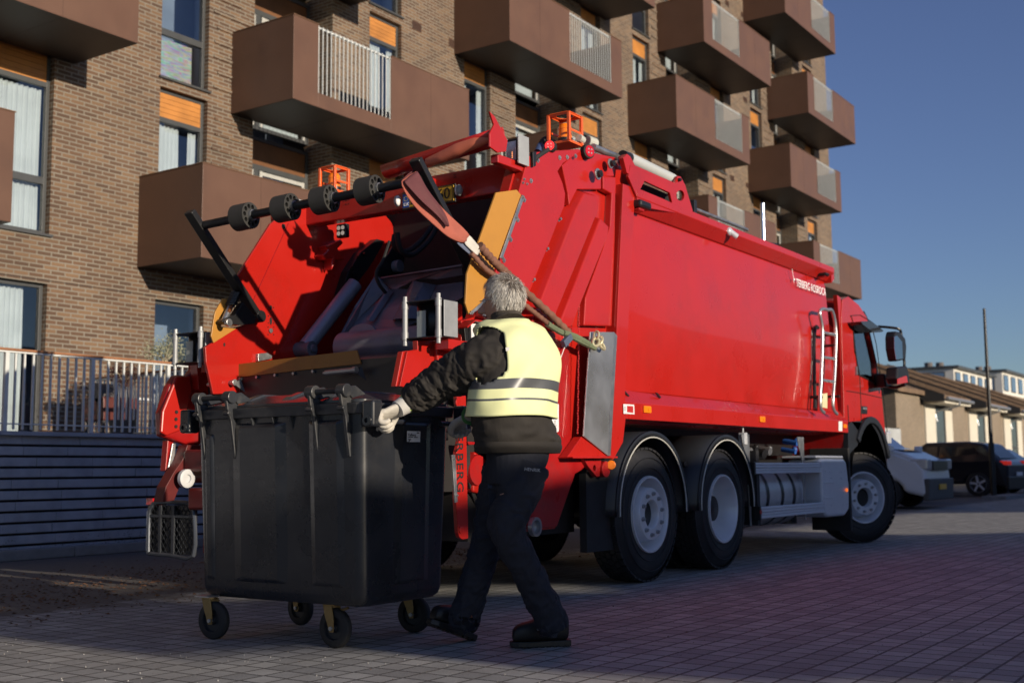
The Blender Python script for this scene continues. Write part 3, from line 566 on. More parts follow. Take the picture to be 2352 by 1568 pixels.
MB().prism(xz(N1, [(660, 230), (700, 190), (735, 215), (735, 270), (720, 400), (700, 390)], 4.42), 'y', 4.33, 4.37).build('hinge_plate', RED, trk, bevel=.003)
c0 = at(*N1(820, 220), 'y', 4.47); c1 = at(*N1(1275, 440), 'y', 4.47)
MB().cyl(c0, c1, .052, 24).build('hydraulic_cylinder', mat('pale_grey_paint', (.50, .53, .52), .35, .1, .05), trk, smooth=True)
MB().cyl(c0-Vector((.10, 0, 0)), c0, .047, 24).build('cylinder_gland', BLK, trk, smooth=True)
MB().cyl(at(*N1(450, 100), 'y', 4.52), at(*N1(700, 205), 'y', 4.52), .028, 16).build('piston_rod', STL, trk, smooth=True)
hb = MB()
for p_, r_ in (((715, 262), .022), ((1325, 447), .02), ((625, 275), .032), ((492, 385), .036)):
    q = at(*N1(*p_), 'y', 4.40); hb.cyl(q, q-Vector((0, .012, 0)), r_*1.25, 18); hb.use(1).cyl(q-Vector((0, .012, 0)), q-Vector((0, .04, 0)), r_*.75, 18).cyl(q-Vector((0, .04, 0)), q-Vector((0, .046, 0)), r_*.3, 6); hb.use(0)
hb.build('pivot_pins', [STL, BLK], trk, bevel=.002)
MB().cyl(at(*N1(1480, 735), 'y', 5.0), at(*N1(2060, 965), 'y', 5.0), .018, 10).build('roof_rod', STL, trk, smooth=True)
q = at(*N1(1465, 725), 'y', 4.9); MB().box(q.x-.03, q.x+.03, q.y-.06, q.y+.06, q.z-.09, q.z+.06).build('roof_clamp', BLK, trk, bevel=.005)
a_, b_ = at(*T8(930, 540), 'y', 4.9), at(*T8(1190, 625), 'y', 4.9)
MB().box(a_.x, b_.x-.3, 4.8, 5.2, 3.1, a_.z-.02).tube([a_, (a_+b_)/2+Vector((0, 0, -.03)), b_], .012).build('roof_gear', BLK, trk, bevel=.01)
p0_, p1_ = at(*T8(1113, 602), 'y', 5.5), at(*T8(1110, 410), 'y', 5.5)
MB().cyl(p0_-Vector((0, 0, .5)), p1_, .030, 16).build('exhaust_stack', mat('chrome', (.7, .7, .7), .12, 1), trk, smooth=True)
q = at(*T8(938, 557), 'y', 4.38); MB().ball(q, (.05, .03, .04)).cyl(q, q+Vector((.05, -.05, -.05)), .03).build('side_lamp', CLR, trk, smooth=True)
plate('hinge_backing', RED, [(7.90, 3.05), (8.40, 3.03), (8.22, 3.27), (8.0, 3.31), (7.90, 3.30)], 4.47, 4.50)
plate('slot_shade_sheet', DARKIN, [(8.2, 3.03), (9.18, 3.03), (9.08, 3.24), (8.3, 3.24)], 4.51, 4.54)  # dark sheet added in place of the shaded interior behind the slot
# ---- tailgate side with pressed ribs
tg = [(6.68, 3.04), (6.73, 3.09), (7.41, 3.27), (7.97, 3.32), (7.99, 2.3), (7.86, .97), (7.75, .965), (7.38, .85), (7.115, .475), (6.62, .47), (6.42, .60), (6.40, 1.46), (6.02, 1.52), (6.02, 1.84), (6.17, 1.88)]
tgs = plate('tailgate_side', RED, tg, 4.50, 4.58)
P1 = xz(T7, [(962, 205), (1000, 170), (1285, 150), (1295, 168), (1185, 240), (1150, 290), (1180, 360), (1198, 430), (1192, 510), (1150, 610), (1100, 740), (1040, 880), (985, 1000), (945, 1100), (900, 1250), (690, 1200), (700, 1130), (900, 440)], YR)
plate('flange_plate', RED, P1, 4.425, 4.50, parent=tgs, bevel=.006)
P2 = xz(T7, [(1300, 150), (1530, 200), (1520, 320), (1440, 318), (1440, 400), (1310, 400), (1290, 400), (1240, 500), (1232, 430), (1195, 250)], YR)
plate('upper_plate', RED, P2, 4.45, 4.50, parent=tgs, bevel=.006)
plate('step_plate', RED, xz(T7, [(1445, 315), (1525, 325), (1520, 700), (1500, 1260), (1325, 1255), (1335, 1080), (1450, 760), (1490, 630), (1500, 430), (1445, 400)], YR), 4.44, 4.50, parent=tgs, bevel=.008)
def rib(pts, y0, y1, ins, m=RED, name='pressed_rib'):
    P = xz(T7, pts, YR); cx = sum(p[0] for p in P)/len(P); cz = sum(p[1] for p in P)/len(P); n = len(P)
    inn = []
    for i in range(n):
        a = Vector(P[i-1]); b = Vector(P[i]); c = Vector(P[(i+1) % n]); d = ((b-a).normalized()+(c-b).normalized()).normalized(); nn = Vector((-d.y, d.x)); 
        if nn.dot(Vector((cx, cz))-b) < 0: nn = -nn
        inn.append(b+nn*ins)
    vs = [(x, y1, z) for x, z in P]+[(q.x, y0, q.y) for q in inn]; fs = [(i, (i+1) % n, n+(i+1) % n, n+i) for i in range(n)]+[tuple(range(n, 2*n))]
    return MB().add(vs, fs).build(name, m, tgs, bevel=.012, seg=3)
rib([(1300, 392), (1385, 415), (1415, 520), (1400, 585), (1150, 1200), (1120, 1290), (960, 1250), (1010, 1090), (1240, 500)], 4.41, 4.50, .045)
rib([(1412, 560), (1478, 630), (1470, 720), (1440, 790), (1240, 1290), (1130, 1290), (1160, 1200)], 4.42, 4.50, .03)
plate('stiffener', REDD, [(6.62, 1.45), (7.30, 1.80), (7.30, 1.0), (7.70, .97), (7.36, .86), (7.1, .49), (6.64, .49)], 4.475, 4.498, parent=tgs)
plate('angle_plate', RED, xz(L3, [(1330, 465), (1480, 250), (1760, 455)], YR), 4.40, 4.47, parent=tgs)
plate('bottom_ledge', RED, xz(L3, [(1325, 462), (1800, 455), (1800, 475), (1330, 478)], YR), 4.35, 4.50, parent=tgs, bevel=.003)
wl = MB()
for i in range(60):
    z = 1.15+i*.02; wl.ball((7.325-.004*math.sin(i*2)+.001*i, 4.43, z), (.006, .006, .009), 6, 4)
wl.build('weld_seam', mat('weld_red', (.6, .05, .05), .2, coat=.5), tgs)
plate('gusset', REDD, xz(L3, [(1555, 480), (1740, 480), (1720, 665), (1690, 670), (1600, 560)], YR), 4.44, 4.48, (circ(*xz(L3, [(1668, 578)], YR)[0], .022),))
q = at(*L3(1765, 590), 'y', 4.42); MB().cyl(q, q+Vector((0, .12, 0)), .06, 20).build('lower_pin', REDD, trk, bevel=.004); MB().cyl(at(*L3(1815, 545), 'y', 4.40), at(*L3(1815, 545), 'y', 4.44), .035, 16).build('side_marker', AMB, trk, bevel=.006)
q = at(*L3(1000, 1190), 'y', 4.42); MB().lathe(q, (0, -1, 0), [(0, .065), (.03, .065), (.03, .045), (.0, .04), (0, 0)], 20).build('hub_cap', STL, trk, smooth=True)
bolts(xz(T7, [(980, 350), (938, 470), (897, 594), (853, 718), (810, 848), (688, 1195), (1023, 222), (1160, 205), (1207, 202), (1260, 195)], YR), 4.425, .013)
bolts(xz(T7, [(937, 340), (930, 363), (955, 370)], YR), 4.425, .007)
bolts(xz(T7, [(1165, 588), (1085, 775), (1000, 968)], YR), 4.445, .014, h=.03)
bolts(xz(L3, [(1210, 1190), (1243, 1190), (1298, 1188)], YR), 4.498, .006, m=BLK, h=.003)
# aluminium scuff plate with folded edge
plate('scuff_plate', ALU, xz(T7, [(1325, 1298), (1478, 1300)], YR)+xz(W5, [(372, 120), (362, 372), (198, 242)], YR), 4.385, 4.395, bevel=.003)
MB().add([(x, y, z) for (x, z), y in zip(xz(T7, [(1478, 1300), (1505, 1322)], YR)+xz(W5, [(392, 372), (362, 372)], YR), (4.39, 4.40, 4.40, 4.39))], [(0, 1, 2, 3)]).build('scuff_edge', STL, trk)
def decal(name, zz, pts, y, m): return MB().prism(xz(zz, pts, YR), 'y', y, y+.002).build(name, m, trk)
d = decal('instruction_sticker', P3, [(1300, 915), (1412, 925), (1420, 935), (1420, 1110), (1412, 1117), (1385, 1115), (1310, 1100)], 4.472, WHT)
ik = MB()
for i in range(4):
    for j in range(3):
        x, z = xz(P3, [(1325+j*32, 945+i*44)], YR)[0]; ik.box(x, x+.035, 4.470, 4.4715, z-.045, z-.041).cyl((x+.01, 4.4715, z-.01), (x+.01, 4.470, z-.01), .006, 8).box(x+.006, x+.014, 4.470, 4.4715, z-.036, z-.016)
ik.build('pictograms', mat('grey_ink', (.25, .22, .22), .6), d)
d = decal('warning_sticker', P3, [(1312, 628), (1341, 630), (1341, 698), (1312, 696)], 4.44, WHT); x, z = xz(P3, [(1327, 665)], YR)[0]
MB().prism([(x-.022, z-.02), (x+.022, z-.02), (x, z+.022)], 'y', 4.438, 4.4395).build('warning_triangle', mat('yellow_ink', (.7, .5, .02), .5), d)
# ---- ochre side guards
og = plate('side_guard', OCH, xz(T7, [(750, 425), (878, 408), (905, 440), (668, 1100), (578, 1190), (556, 1120), (566, 935)], YR), 4.405, 4.42, bevel=.003)
plate('edge_strip', STL, xz(T7, [(905, 440), (920, 455), (782, 840), (765, 835)], YR), 4.395, 4.404, parent=og, bevel=.002); plate('edge_strip', STL, xz(T7, [(575, 1180), (580, 1192), (680, 1125), (665, 1100)], YR), 4.395, 4.404, parent=og, bevel=.002)
bolts(xz(T7, [(908, 456), (868, 580), (824, 708), (780, 836), (588, 1177)], YR), 4.396, .010, og)
plate('side_guard', OCH, xz(N3, [(1060, 612), (1090, 612), (1155, 665), (1060, 860), (1040, 960), (1230, 985), (1190, 1010), (945, 1165), (912, 1080), (940, 900), (960, 780)], 6.49), 6.48, 6.495, bevel=.003)
# ---- left side wall of the hopper
lw = xz(T6, [(785, 325), (990, 300), (1250, 330), (1400, 500), (1300, 800), (1050, 1250), (1000, 1500), (240, 1530), (195, 1330), (190, 1235), (385, 1110), (470, 1085), (500, 985), (385, 800), (600, 462)], 6.5)
plate('tailgate_side', RED, lw, 6.50, 6.525)
MB().obox(at(*T6(712, 460), 'y', 6.497), at(*T6(490, 945), 'y', 6.497), .006, .006, (0, 1, 0)).build('weld_line', REDD, trk)
star = xz(T6, [(1030, 560), (1046, 585), (1010, 620), (1058, 688), (1000, 690), (975, 755), (975, 680), (940, 690), (915, 660), (950, 625), (935, 600), (985, 585)], 6.42)
plate('locking_lug', RED, star, 6.40, 6.50, bevel=.01)
ov = MB()
for p_, rx, rz in (((600, 988), .012, .017), ((600, 1072), .012, .028), ((680, 480), .02, .02), ((308, 1220), .008, .014)):
    x, z = xz(T6, [p_], 6.5)[0]; ov.prism(circ(x, z, rz, 14, rx), 'y', 6.496, 6.502)
ov.build('slotted_holes', INK, trk)
q = at(*T6(600, 1132), 'y', 6.495); MB().cyl(q, q-Vector((0, .006, 0)), .018, 14).build('plug', STL, trk)
bolts(xz(T6, [(585, 988), (618, 988), (585, 1040), (618, 1040), (585, 1085), (618, 1085), (583, 1110), (618, 1110), (583, 1157), (618, 1157)], 6.5), 6.50, .004, m=BLK, h=.003)
MB().prism(xz(T6, [(505, 1278), (560, 1272), (592, 1290), (590, 1310), (505, 1325)], 6.50), 'y', 6.47, 6.50).build('bare_metal_tab', STL, trk, bevel=.002)
# dark inner faces
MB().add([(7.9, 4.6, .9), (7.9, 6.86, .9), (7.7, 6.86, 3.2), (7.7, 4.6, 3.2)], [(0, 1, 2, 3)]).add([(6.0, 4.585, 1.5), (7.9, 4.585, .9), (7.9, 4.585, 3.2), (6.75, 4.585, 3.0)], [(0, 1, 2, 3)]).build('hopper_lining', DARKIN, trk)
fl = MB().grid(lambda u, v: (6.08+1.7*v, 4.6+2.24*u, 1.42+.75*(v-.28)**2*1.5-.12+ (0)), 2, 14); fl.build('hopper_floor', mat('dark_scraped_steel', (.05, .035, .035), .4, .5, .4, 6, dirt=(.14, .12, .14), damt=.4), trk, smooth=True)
# ---- roof of the tailgate and rear header
hd = MB().box(6.66, 6.78, 4.50, 6.90, 2.82, 3.03).build('rear_header', RED, trk, bevel=.01)
MB().add([(7.55, 4.5, 3.22), (7.55, 6.9, 3.22), (8.0, 6.9, 3.27), (8.0, 4.5, 3.27)], [(0, 1, 2, 3)]).build('tailgate_roof', RED, trk)
plate('tailgate_crest', RED, [(6.72, 3.03), (7.0, 3.12), (7.41, 3.26), (7.97, 3.31), (7.97, 3.1), (6.8, 2.9)], 6.86, 6.94)
nb = MB(); 
for dy in (0, .03):
    for dz in (0, .03): nb.cyl((6.662, 6.05+dy, 2.93+dz), (6.655, 6.05+dy, 2.93+dz), .004, 8); nb.cyl((6.662, 5.02+dy*.5, 2.985+dz*.6), (6.655, 5.02+dy*.5, 2.985+dz*.6), .004, 8)
nb.build('rivets', BLK, hd)
# number plate
px_ = 6.60; plq = yz(N2, [(1170, 500), (1755, 388), (1755, 575), (1170, 680)], px_); ya, yb = plq[1][0], plq[0][0]; za, zb = (plq[2][1]+plq[3][1])/2, (plq[0][1]+plq[1][1])/2
np_ = MB().box(px_+.006, px_+.02, ya-.008, yb+.008, za-.008, zb+.008).build('plate_holder', BLK, trk, bevel=.003)
NP = MB().box(px_, px_+.006, ya+.003, yb-.003, za+.003, zb-.003).build('number_plate', mat('plate_yellow', (.62, .36, .03), .4, 0, .05), np_, bevel=.001)
MB().box(px_-.0015, px_, yb-.062, yb-.004, za+.006, zb-.006).build('eu_band', mat('eu_blue', (.01, .08, .38), .4), NP)
bd = MB(); t_ = .004
bd.box(px_-.002, px_, ya+.006, yb-.006, za+.005, za+.005+t_).box(px_-.002, px_, ya+.006, yb-.006, zb-.005-t_, zb-.005).box(px_-.002, px_, ya+.006, ya+.006+t_, za+.01, zb-.01).build('plate_border', INK, NP)
hh = zb-za
text('DK', .035, frame((px_-.003, yb-.012, za+.02), (0, -1, 0), (0, 0, 1)), WINK, NP)
for i in range(12):
    a = i*math.pi/6; MB().cyl((px_-.002, yb-.033+.018*math.cos(a), zb-.045+.018*math.sin(a)), (px_-.003, yb-.033+.018*math.cos(a), zb-.045+.018*math.sin(a)), .0028, 5).build('star', mat('yellow_star', (.7, .55, .05), .5), NP)
text('D', .115, frame((px_-.003, yb-.072, za+.024), (0, -1, 0), (0, 0, 1)), INK, NP, spacing=1.0)
text('360', .115, frame((px_-.003, ya+.205, za+.024), (0, -1, 0), (0, 0, 1)), INK, NP, spacing=1.0)
for yy, sg in ((yb+.05, 1), (ya-.045, -1)):
    MB().ball((px_+.0, yy, (za+zb)/2+.01), (.03, .026, .042), 14, 10).build('plate_lamp', mat('lamp_housing', (.25, .26, .27), .3), trk, smooth=True); MB().ball((px_-.005, yy-sg*.012, (za+zb)/2+.01), (.026, .014, .038), 14, 10).build('plate_lamp_lens', WHT, trk, smooth=True)
# ---- work lights, beacons, cage guards
def beacon(x, y, z, w_, h):
    c_ = empty('beacon_guard', (x, y, z)); c_.parent = trk; c_.location = Vector((x, y, z))-trk.location
    d = w_; t = .012; g = MB()
    def fr(a, b, c, dd):      # a bevelled frame panel with two windows
        pass
    for X in (0, d):
        for Y in (0, d): g.box(x+X-t, x+X+t, y+Y-t, y+Y+t, z, z+h)
    for zz, tt in ((z, .012), (z+h*.42, .009), (z+h, .012)):
        for Y in (0, d): g.box(x+t, x+d-t, y+Y-.004, y+Y+.004, zz-tt, zz+tt)
        for X in (0, d):
            if zz != z+h*.42: g.box(x+X-.004, x+X+.004, y+t, y+d-t, zz-tt, zz+tt)
    g.prism([(x-t, y-t), (x+d+t, y-t), (x+d+t, y+d+t), (x-t, y+d+t)], 'z', z+h, z+h+.006, (circ(x+d/2, y+d/2, d*.36, 20),)); g.box(x-t, x+d+t, y-t, y+d+t, z-.012, z-.004)
    g.build('cage', ORP, c_, bevel=.003)
    MB().lathe((x+d/2, y+d/2, z), (0, 0, 1), [(0, 0), (0, .058), (.05, .058), (.05, 0)], 24).build('beacon_base', BLK, c_, smooth=True)
    MB().lathe((x+d/2, y+d/2, z+.05), (0, 0, 1), [(0, .056), (.01, .056), (.012, .052), (.04, .052), (.042, .049), (.07, .049), (.072, .052), (.095, .050), (.115, .035), (.118, 0)], 28).build('beacon_lens', AMB, c_, smooth=True)
beacon(7.575, 4.62, 3.40, .185, .225); beacon(7.09, 6.60, 3.20, .165, .205)
def worklight(x, y, z, w_, h):
    c_ = MB().box(x, x+.10, y, y+w_, z, z+h).build('work_light', BLK, trk, bevel=.008)
    MB().box(x-.004, x+.001, y+.02, y+w_-.02, z+.02, z+h-.02).build('lens', CLR, c_, bevel=.003); MB().box(x-.02, x+.11, y-.014, y-.004, z-.01, z+h+.02).box(x-.02, x+.11, y+w_+.004, y+w_+.012, z-.01, z+h+.02).build('side_shield', mat('shield_grey', (.45, .46, .45), .4, .4), c_, bevel=.001)
    for k in range(4): MB().cyl((x-.006, y+.05, z+.04+k*.012), (x-.003, y+.05, z+.04+k*.012), .004, 8).build('led', mat('warm_led', (.9, .3, .1), .3, emit=(1, .35, .12, 1.4)), c_)
worklight(6.58, 4.42, 2.985, .125, .175); worklight(6.75, 6.72, 2.93, .10, .13)
def ledpod(p, m, nx, r_=.035, nm='marker_lamp'):
    q = Vector(p); n_ = Vector(nx).normalized(); c_ = MB().cyl(q, q-n_*.05, r_*1.25, 14).build(nm, RUB, trk, bevel=.006); MB().cyl(q, q+n_*.006, r_, 14).build('lens', m, c_, bevel=.003)
    for k in range(4): a = k*1.57; e_ = n_.orthogonal().normalized(); f_ = n_.cross(e_); s_ = q+n_*.006+(e_*math.cos(a)+f_*math.sin(a))*r_*.45; MB().ball(s_, r_*.16, 6, 4).build('led', CLR, c_)
q = at(*T7(1095, 130), 'y', 4.42); ledpod(q, REDLIT, (-1, -.3, 0)); MB().tube([at(*T7(985, 225), 'y', 4.44), at(*T7(1030, 190), 'y', 4.43), q+Vector((.05, .01, 0))], [.028, .018, .016]).build('lamp_arm', RUB, trk, smooth=True)
MB().prism(xz(T7, [(975, 170), (1000, 170), (995, 260), (978, 265)], YR), 'y', 4.40, 4.424).build('arm_bracket', BLK, trk, bevel=.003)
q = at(*T7(1345, 165), 'y', 4.40); ledpod(q, REDL, (-.3, -1, 0), .045)
MB().tube([at(*T7(1310, 155), 'y', 4.45), q+Vector((0, .05, 0)), at(*T7(1300, 205), 'y', 4.45)], .014).build('lamp_arm', BLK, trk, smooth=True)
q = at(*T6(1040, 505), 'x', 6.9); c_ = MB().box(q.x, q.x+.05, q.y-.05, q.y+.05, q.z-.055, q.z+.055).build('hopper_lamp', BLK, trk, bevel=.008)
for dy in (-.022, .022):
    for dz in (-.022, .022): MB().cyl((q.x-.001, q.y+dy, q.z+dz), (q.x-.006, q.y+dy, q.z+dz), .017, 12).build('led', mat('led_reflector', (.6, .6, .55), .2, .3, emit=(1, .9, .75, .25)), c_)
# hoses on the roof
MB().tube([at(*R3(700, 1200), 'y', 4.9), at(*R3(720, 1120), 'y', 4.9), at(*R3(770, 1090), 'y', 4.9), at(*R3(850, 1150), 'y', 4.9), at(*R3(920, 1175), 'y', 4.9)], .024, 10).build('hydraulic_hose', RUB, trk, smooth=True)
MB().tube([at(*R3(690, 1190), 'y', 4.9), at(*R3(710, 1140), 'y', 4.9)], .03, 10).build('hose_fitting', mat('blue_steel', (.08, .12, .25), .35, .5), trk, smooth=True)
q = at(*R3(1075, 1105), 'y', 4.62); MB().cyl(q, q+Vector((.09, -.02, -.01)), .045, 18).build('hose_coupling', mat('beige_plastic', (.5, .5, .44), .4), trk, bevel=.008); MB().cyl(q+Vector((.09, -.02, -.01)), q+Vector((.12, -.025, -.012)), .028, 14).build('coupling_nut', BLK, trk, bevel=.003)
q = at(*R3(1010, 1080), 'y', 4.62); MB().cyl(q, q+Vector((.06, 0, -.01)), .032, 14).build('hose_coupling', mat('beige_plastic', (.5, .5, .44), .4), trk, bevel=.005)
# ---- red tray for the sling above the opening
ty0, ty1, tx, tz0, tz1 = 5.36, 4.40, 6.30, 3.03, 3.12
def trough(u, v):
    t = R(178+225*u); r_ = .078+.008*v; q = Vector((tx, ty0, tz0)).lerp(Vector((tx, ty1, tz1)), v); return q+Vector((r_*math.cos(t), 0, r_*math.sin(t)))
MB().grid(trough, 24, 4).build('sling_tray', RED, trk, smooth=True).modifiers.new('s', 'SOLIDIFY').thickness = .008
plate('tray_flange', RED, [(6.19, 3.0), (6.28, 2.98), (6.38, 3.01), (6.40, 3.09), (6.33, 3.15), (6.25, 3.22), (6.19, 3.24), (6.24, 3.16), (6.19, 3.09)], 4.385, 4.40, bevel=.004)
MB().box(6.36, 6.68, 4.44, 4.50, 2.94, 3.0).box(6.36, 6.68, 5.2, 5.26, 2.94, 3.0).build('tray_support', RED, trk, bevel=.005)
# ---- packer blade, cylinder, press tube
mb = MB()
def sheet(zz, pts, x, th=.02):
    P = [at(*zz(*p), 'x', x) if not isinstance(x, (list, tuple)) else at(*zz(*p), 'x', x[i]) for i, p in enumerate(pts)]; n = len(P); d = Vector((th, 0, 0))
    return [tuple(p) for p in P]+[tuple(p+d) for p in P], [tuple(range(n)), tuple(range(2*n-1, n-1, -1))]+[(i, i+n, (i+1) % n+n, (i+1) % n) for i in range(n)]
mb.add(*sheet(H2, [(835, 580), (1560, 465), (1568, 560), (1330, 600), (1240, 590), (1120, 615), (950, 700), (920, 675), (880, 670)], (7.05, 7.05, 7.1, 7.1, 7.1, 7.1, 7.1, 7.1, 7.1)))
mb.add(*sheet(H2, [(830, 580), (835, 590), (1560, 478), (1560, 462)], 7.0, .06))
mb.add(*sheet(H2, [(880, 690), (925, 680), (1120, 690), (1340, 650), (1568, 620), (1568, 760), (1200, 960), (1000, 1050), (500, 1150), (620, 960)], (7.1, 7.1, 7.1, 7.1, 7.1, 6.95, 6.8, 6.7, 6.62, 6.8)))
mb.add(*sheet(H2, [(790, 555), (905, 680), (620, 960), (470, 1170), (440, 1150), (600, 840)], (7.0, 7.05, 6.8, 6.6, 6.55, 6.8)))
blade = mb.build('packer_blade', PACK, trk, bevel=.004)
def ridge(a, b, c, d, xs_, h=.05, nm='stiffening_ridge'):
    P = [at(*H2(*p), 'x', x) for p, x in zip((a, b, c, d), xs_)]; m1 = (P[0]+P[1])/2; m2 = (P[2]+P[3])/2; m1.x -= h; m2.x -= h
    q1 = P[0].lerp(P[1], .3); q2 = P[0].lerp(P[1], .7); q3 = P[3].lerp(P[2], .3); q4 = P[3].lerp(P[2], .7)
    for q in (q1, q2, q3, q4): q.x -= h
    MB().add([P[0], q1, q2, P[1], P[3], q3, q4, P[2]], [(0, 1, 5, 4), (1, 2, 6, 5), (2, 3, 7, 6), (0, 3, 2, 1), (4, 5, 6, 7)]).build(nm, PACK, blade, bevel=.003)
ridge((1120, 610), (1335, 650), (1180, 950), (940, 965), (7.08, 7.08, 6.78, 6.78), .07)
ridge((905, 680), (950, 705), (770, 975), (725, 970), (7.05, 7.05, 6.75, 6.75), .04)
ta, tb_ = at(*H2(500, 1180), 'x', 6.52), at(*H2(1075, 1150), 'x', 6.52); ta.z = tb_.z = 1.80
MB().cyl(ta, (tb_.x, tb_.y-.35, tb_.z), .115, 28).build('press_tube', PACK, blade, smooth=True)
MB().lathe((6.55, tb_.y-.5, 1.60), (0, 1, 0), [(0, .17), (.9, .17)], 24).build('press_tube', mat('scraped_blade', (.16, .12, .13), .35, .6, .5, 3, dirt=(.03, .02, .02), damt=.8, dscale=5), blade, smooth=True)
e_ = at(*H2(680, 1070), 'x', 6.6); MB().prism(circ(e_.y, e_.z, .06, 20, .13), 'x', 6.58, 6.60).build('cover_plate', PACK, blade, bevel=.002)
x_ = 6.585; MB().prism(yz(H2, [(785, 1070), (910, 1052), (885, 1092), (757, 1110)], x_), 'x', x_, x_+.003).build('sticker', mat('old_sticker', (.5, .48, .35), .5, 0, .3, 30), blade)
ca, cb_ = at(*H2(605, 640), 'y', 6.30), at(*H2(165, 1200), 'y', 6.42)
cy = MB().cyl(ca, cb_, .062, 28).build('blade_cylinder', mat('blue_grey_cylinder', (.22, .25, .34), .36, .25, .2, 3, rvar=.1, dirt=(.12, .04, .04), damt=.5), trk, smooth=True)
MB().cyl(cb_+Vector((0, -.07, -.02)), cb_+Vector((0, .1, -.02)), .06, 20).cyl(cb_+Vector((0, -.09, -.02)), cb_+Vector((0, -.07, -.02)), .03, 12).build('cylinder_eye', PACK, cy, bevel=.004)
MB().prism([(p.x, p.z) for p in (at(*H2(*p_), 'y', 6.45) for p_ in [(455, 740), (520, 530), (630, 360), (780, 240), (850, 260), (720, 480), (600, 640)])], 'y', 6.42, 6.5).build('guide_rail', BLK, trk, bevel=.004)
for p_ in ((585, 545), (684, 372), (630, 395), (575, 490)): q = at(*H2(*p_), 'y', 6.41); MB().cyl(q, q-Vector((0, .02, 0)), .014, 8).build('guide_bolt', BLK, trk)
plate('pivot_plate', BLK, xz(H2, [(930, 300), (1040, 380), (1010, 560), (780, 640), (700, 700), (800, 520)], 6.1), 6.08, 6.1)
q = at(*H2(960, 485), 'y', 6.07); MB().cyl(q, q-Vector((0, .06, 0)), .05, 20).build('pivot_boss', PACK, trk, bevel=.006)
for i, pts in enumerate((((960, 200), (960, 300), (1060, 350), (1200, 250), (1310, 100)), ((980, 180), (1010, 330), (1110, 380), (1260, 260), (1340, 120)), ((915, 260), (860, 420), (795, 540), (820, 640), (880, 720)))):
    MB().tube([at(*H2(*p_), 'y', 5.95-.1*i) for p_ in pts], .022 if i < 2 else .014, 8).build('hydraulic_hose', RUB, trk, smooth=True)
# ---- ochre tailboard lip with black hopper edge
lx = 5.98; lip = yz(T6, [(235, 1360), (1140, 1255), (1165, 1340), (250, 1440)], lx)
lp = MB().prism(lip, 'x', lx, lx+.012).build('hopper_lip', mat('lip_brown', (.30, .125, .02), .4, 0, .1, 4, dirt=(.1, .04, .02), damt=.4), trk, bevel=.002)
MB().box(lx+.013, lx+.06, 4.62, 6.84, 1.08, 1.64).build('hopper_edge', BLK, trk, bevel=.004)
bb = MB()
for p_ in ((407, 1435), (512, 1424), (627, 1411), (742, 1401), (864, 1388)): q = at(*T6(*p_), 'x', lx); bb.cyl(q+Vector((.013, 0, 0)), q-Vector((.006, 0, 0)), .011, 8)
bb.build('lip_bolts', STL, trk)
for a, b in (((215, 1470), (360, 1458)), ((945, 1398), (1118, 1380))):
    A, B_ = at(*T6(*a), 'x', 5.90), at(*T6(*b), 'x', 5.90); r_ = MB().cyl(A, B_, .018, 16).build('guide_roller', STL, trk, smooth=True)
    d_ = (B_-A).normalized(); MB().cyl(B_, B_+d_*.03, .024, 10).cyl(A-d_*.02, A, .012, 8).build('end_cap', STL, r_, bevel=.002); MB().add([B_, B_+Vector((.06, -.02, .03)), B_+Vector((.08, -.05, -.07)), B_+Vector((.02, .0, -.01))], [(0, 1, 2, 3)]).build('bracket', BLK, r_)
# ---- right lower structure seen past the worker
plate('hopper_arm', RED, xz(P3, [(330, 588), (430, 575), (428, 515), (560, 510), (600, 605), (600, 670), (480, 790), (440, 830), (285, 818)], 4.62), 4.60, 4.64, (circ(*xz(P3, [(501, 578)], 4.62)[0], .022, 12, .016),))
plate('arm_web', RED, xz(P3, [(345, 590), (420, 580), (400, 640), (350, 740), (325, 820), (295, 818)], 4.62), 4.58, 4.60, bevel=.002)
plate('arm_gusset', RED, xz(P3, [(600, 598), (600, 700), (560, 740), (470, 830), (420, 815)], 4.60), 4.56, 4.60)
plate('side_column', RED, xz(P3, [(672, 285), (680, 272), (712, 272), (722, 290), (722, 640), (560, 720), (545, 520), (672, 510)], 4.60), 4.57, 4.64, bevel=.01)
tc_ = plate('name_column', RED, xz(P3, [(690, 885), (750, 878)], 4.55)+xz(L3, [(278, 210), (297, 1312), (235, 1322), (205, 1300), (190, 1250), (168, 900), (172, 420), (200, 300)], 4.55), 4.53, 4.56, bevel=.004)
ox, oz = xz(P3, [(728, 1150)], 4.53)[0]; p2 = xz(P3, [(735, 1530)], 4.53)[0]
A_ = at(*P3(703, 1070), 'y', 4.5285); B_ = at(*P3(703, 1545), 'y', 4.5285)
text('TERBERG', .098, frame(at(*P3(703, 1060), 'y', 4.5285), (.012, 0, -1), (1, 0, 0)), INK, tc_, spacing=1.12, bold=.001)
q = at(*L3(240, 1225), 'y', 4.53); MB().cyl(q, q-Vector((0, .01, 0)), .022, 14).build('pin', RED, tc_, bevel=.003); q = at(*P3(711, 925), 'y', 4.53); MB().cyl(q, q-Vector((0, .01, 0)), .03, 16).build('pin', RED, tc_, bevel=.004)
MB().prism(xz(L3, [(138, 440), (172, 440), (200, 930), (172, 940)], 4.5), 'y', 4.49, 4.50).build('steel_strip', STL, trk, bevel=.001)
bolts(xz(L3, [(155, 482), (186, 862)], 4.5), 4.49, .007)
MB().lathe(at(*L3(430, 600), 'y', 4.62), (0, 1, 0), [(0, 0), (0, .10), (.08, .12), (.15, .12)], 20).build('lift_motor', REDD, trk, smooth=True)
plate('lift_arm', RED, xz(L3, [(345, 520), (365, 400), (420, 440), (480, 560), (520, 700), (450, 850), (345, 830)], 4.66), 4.64, 4.70, bevel=.015)
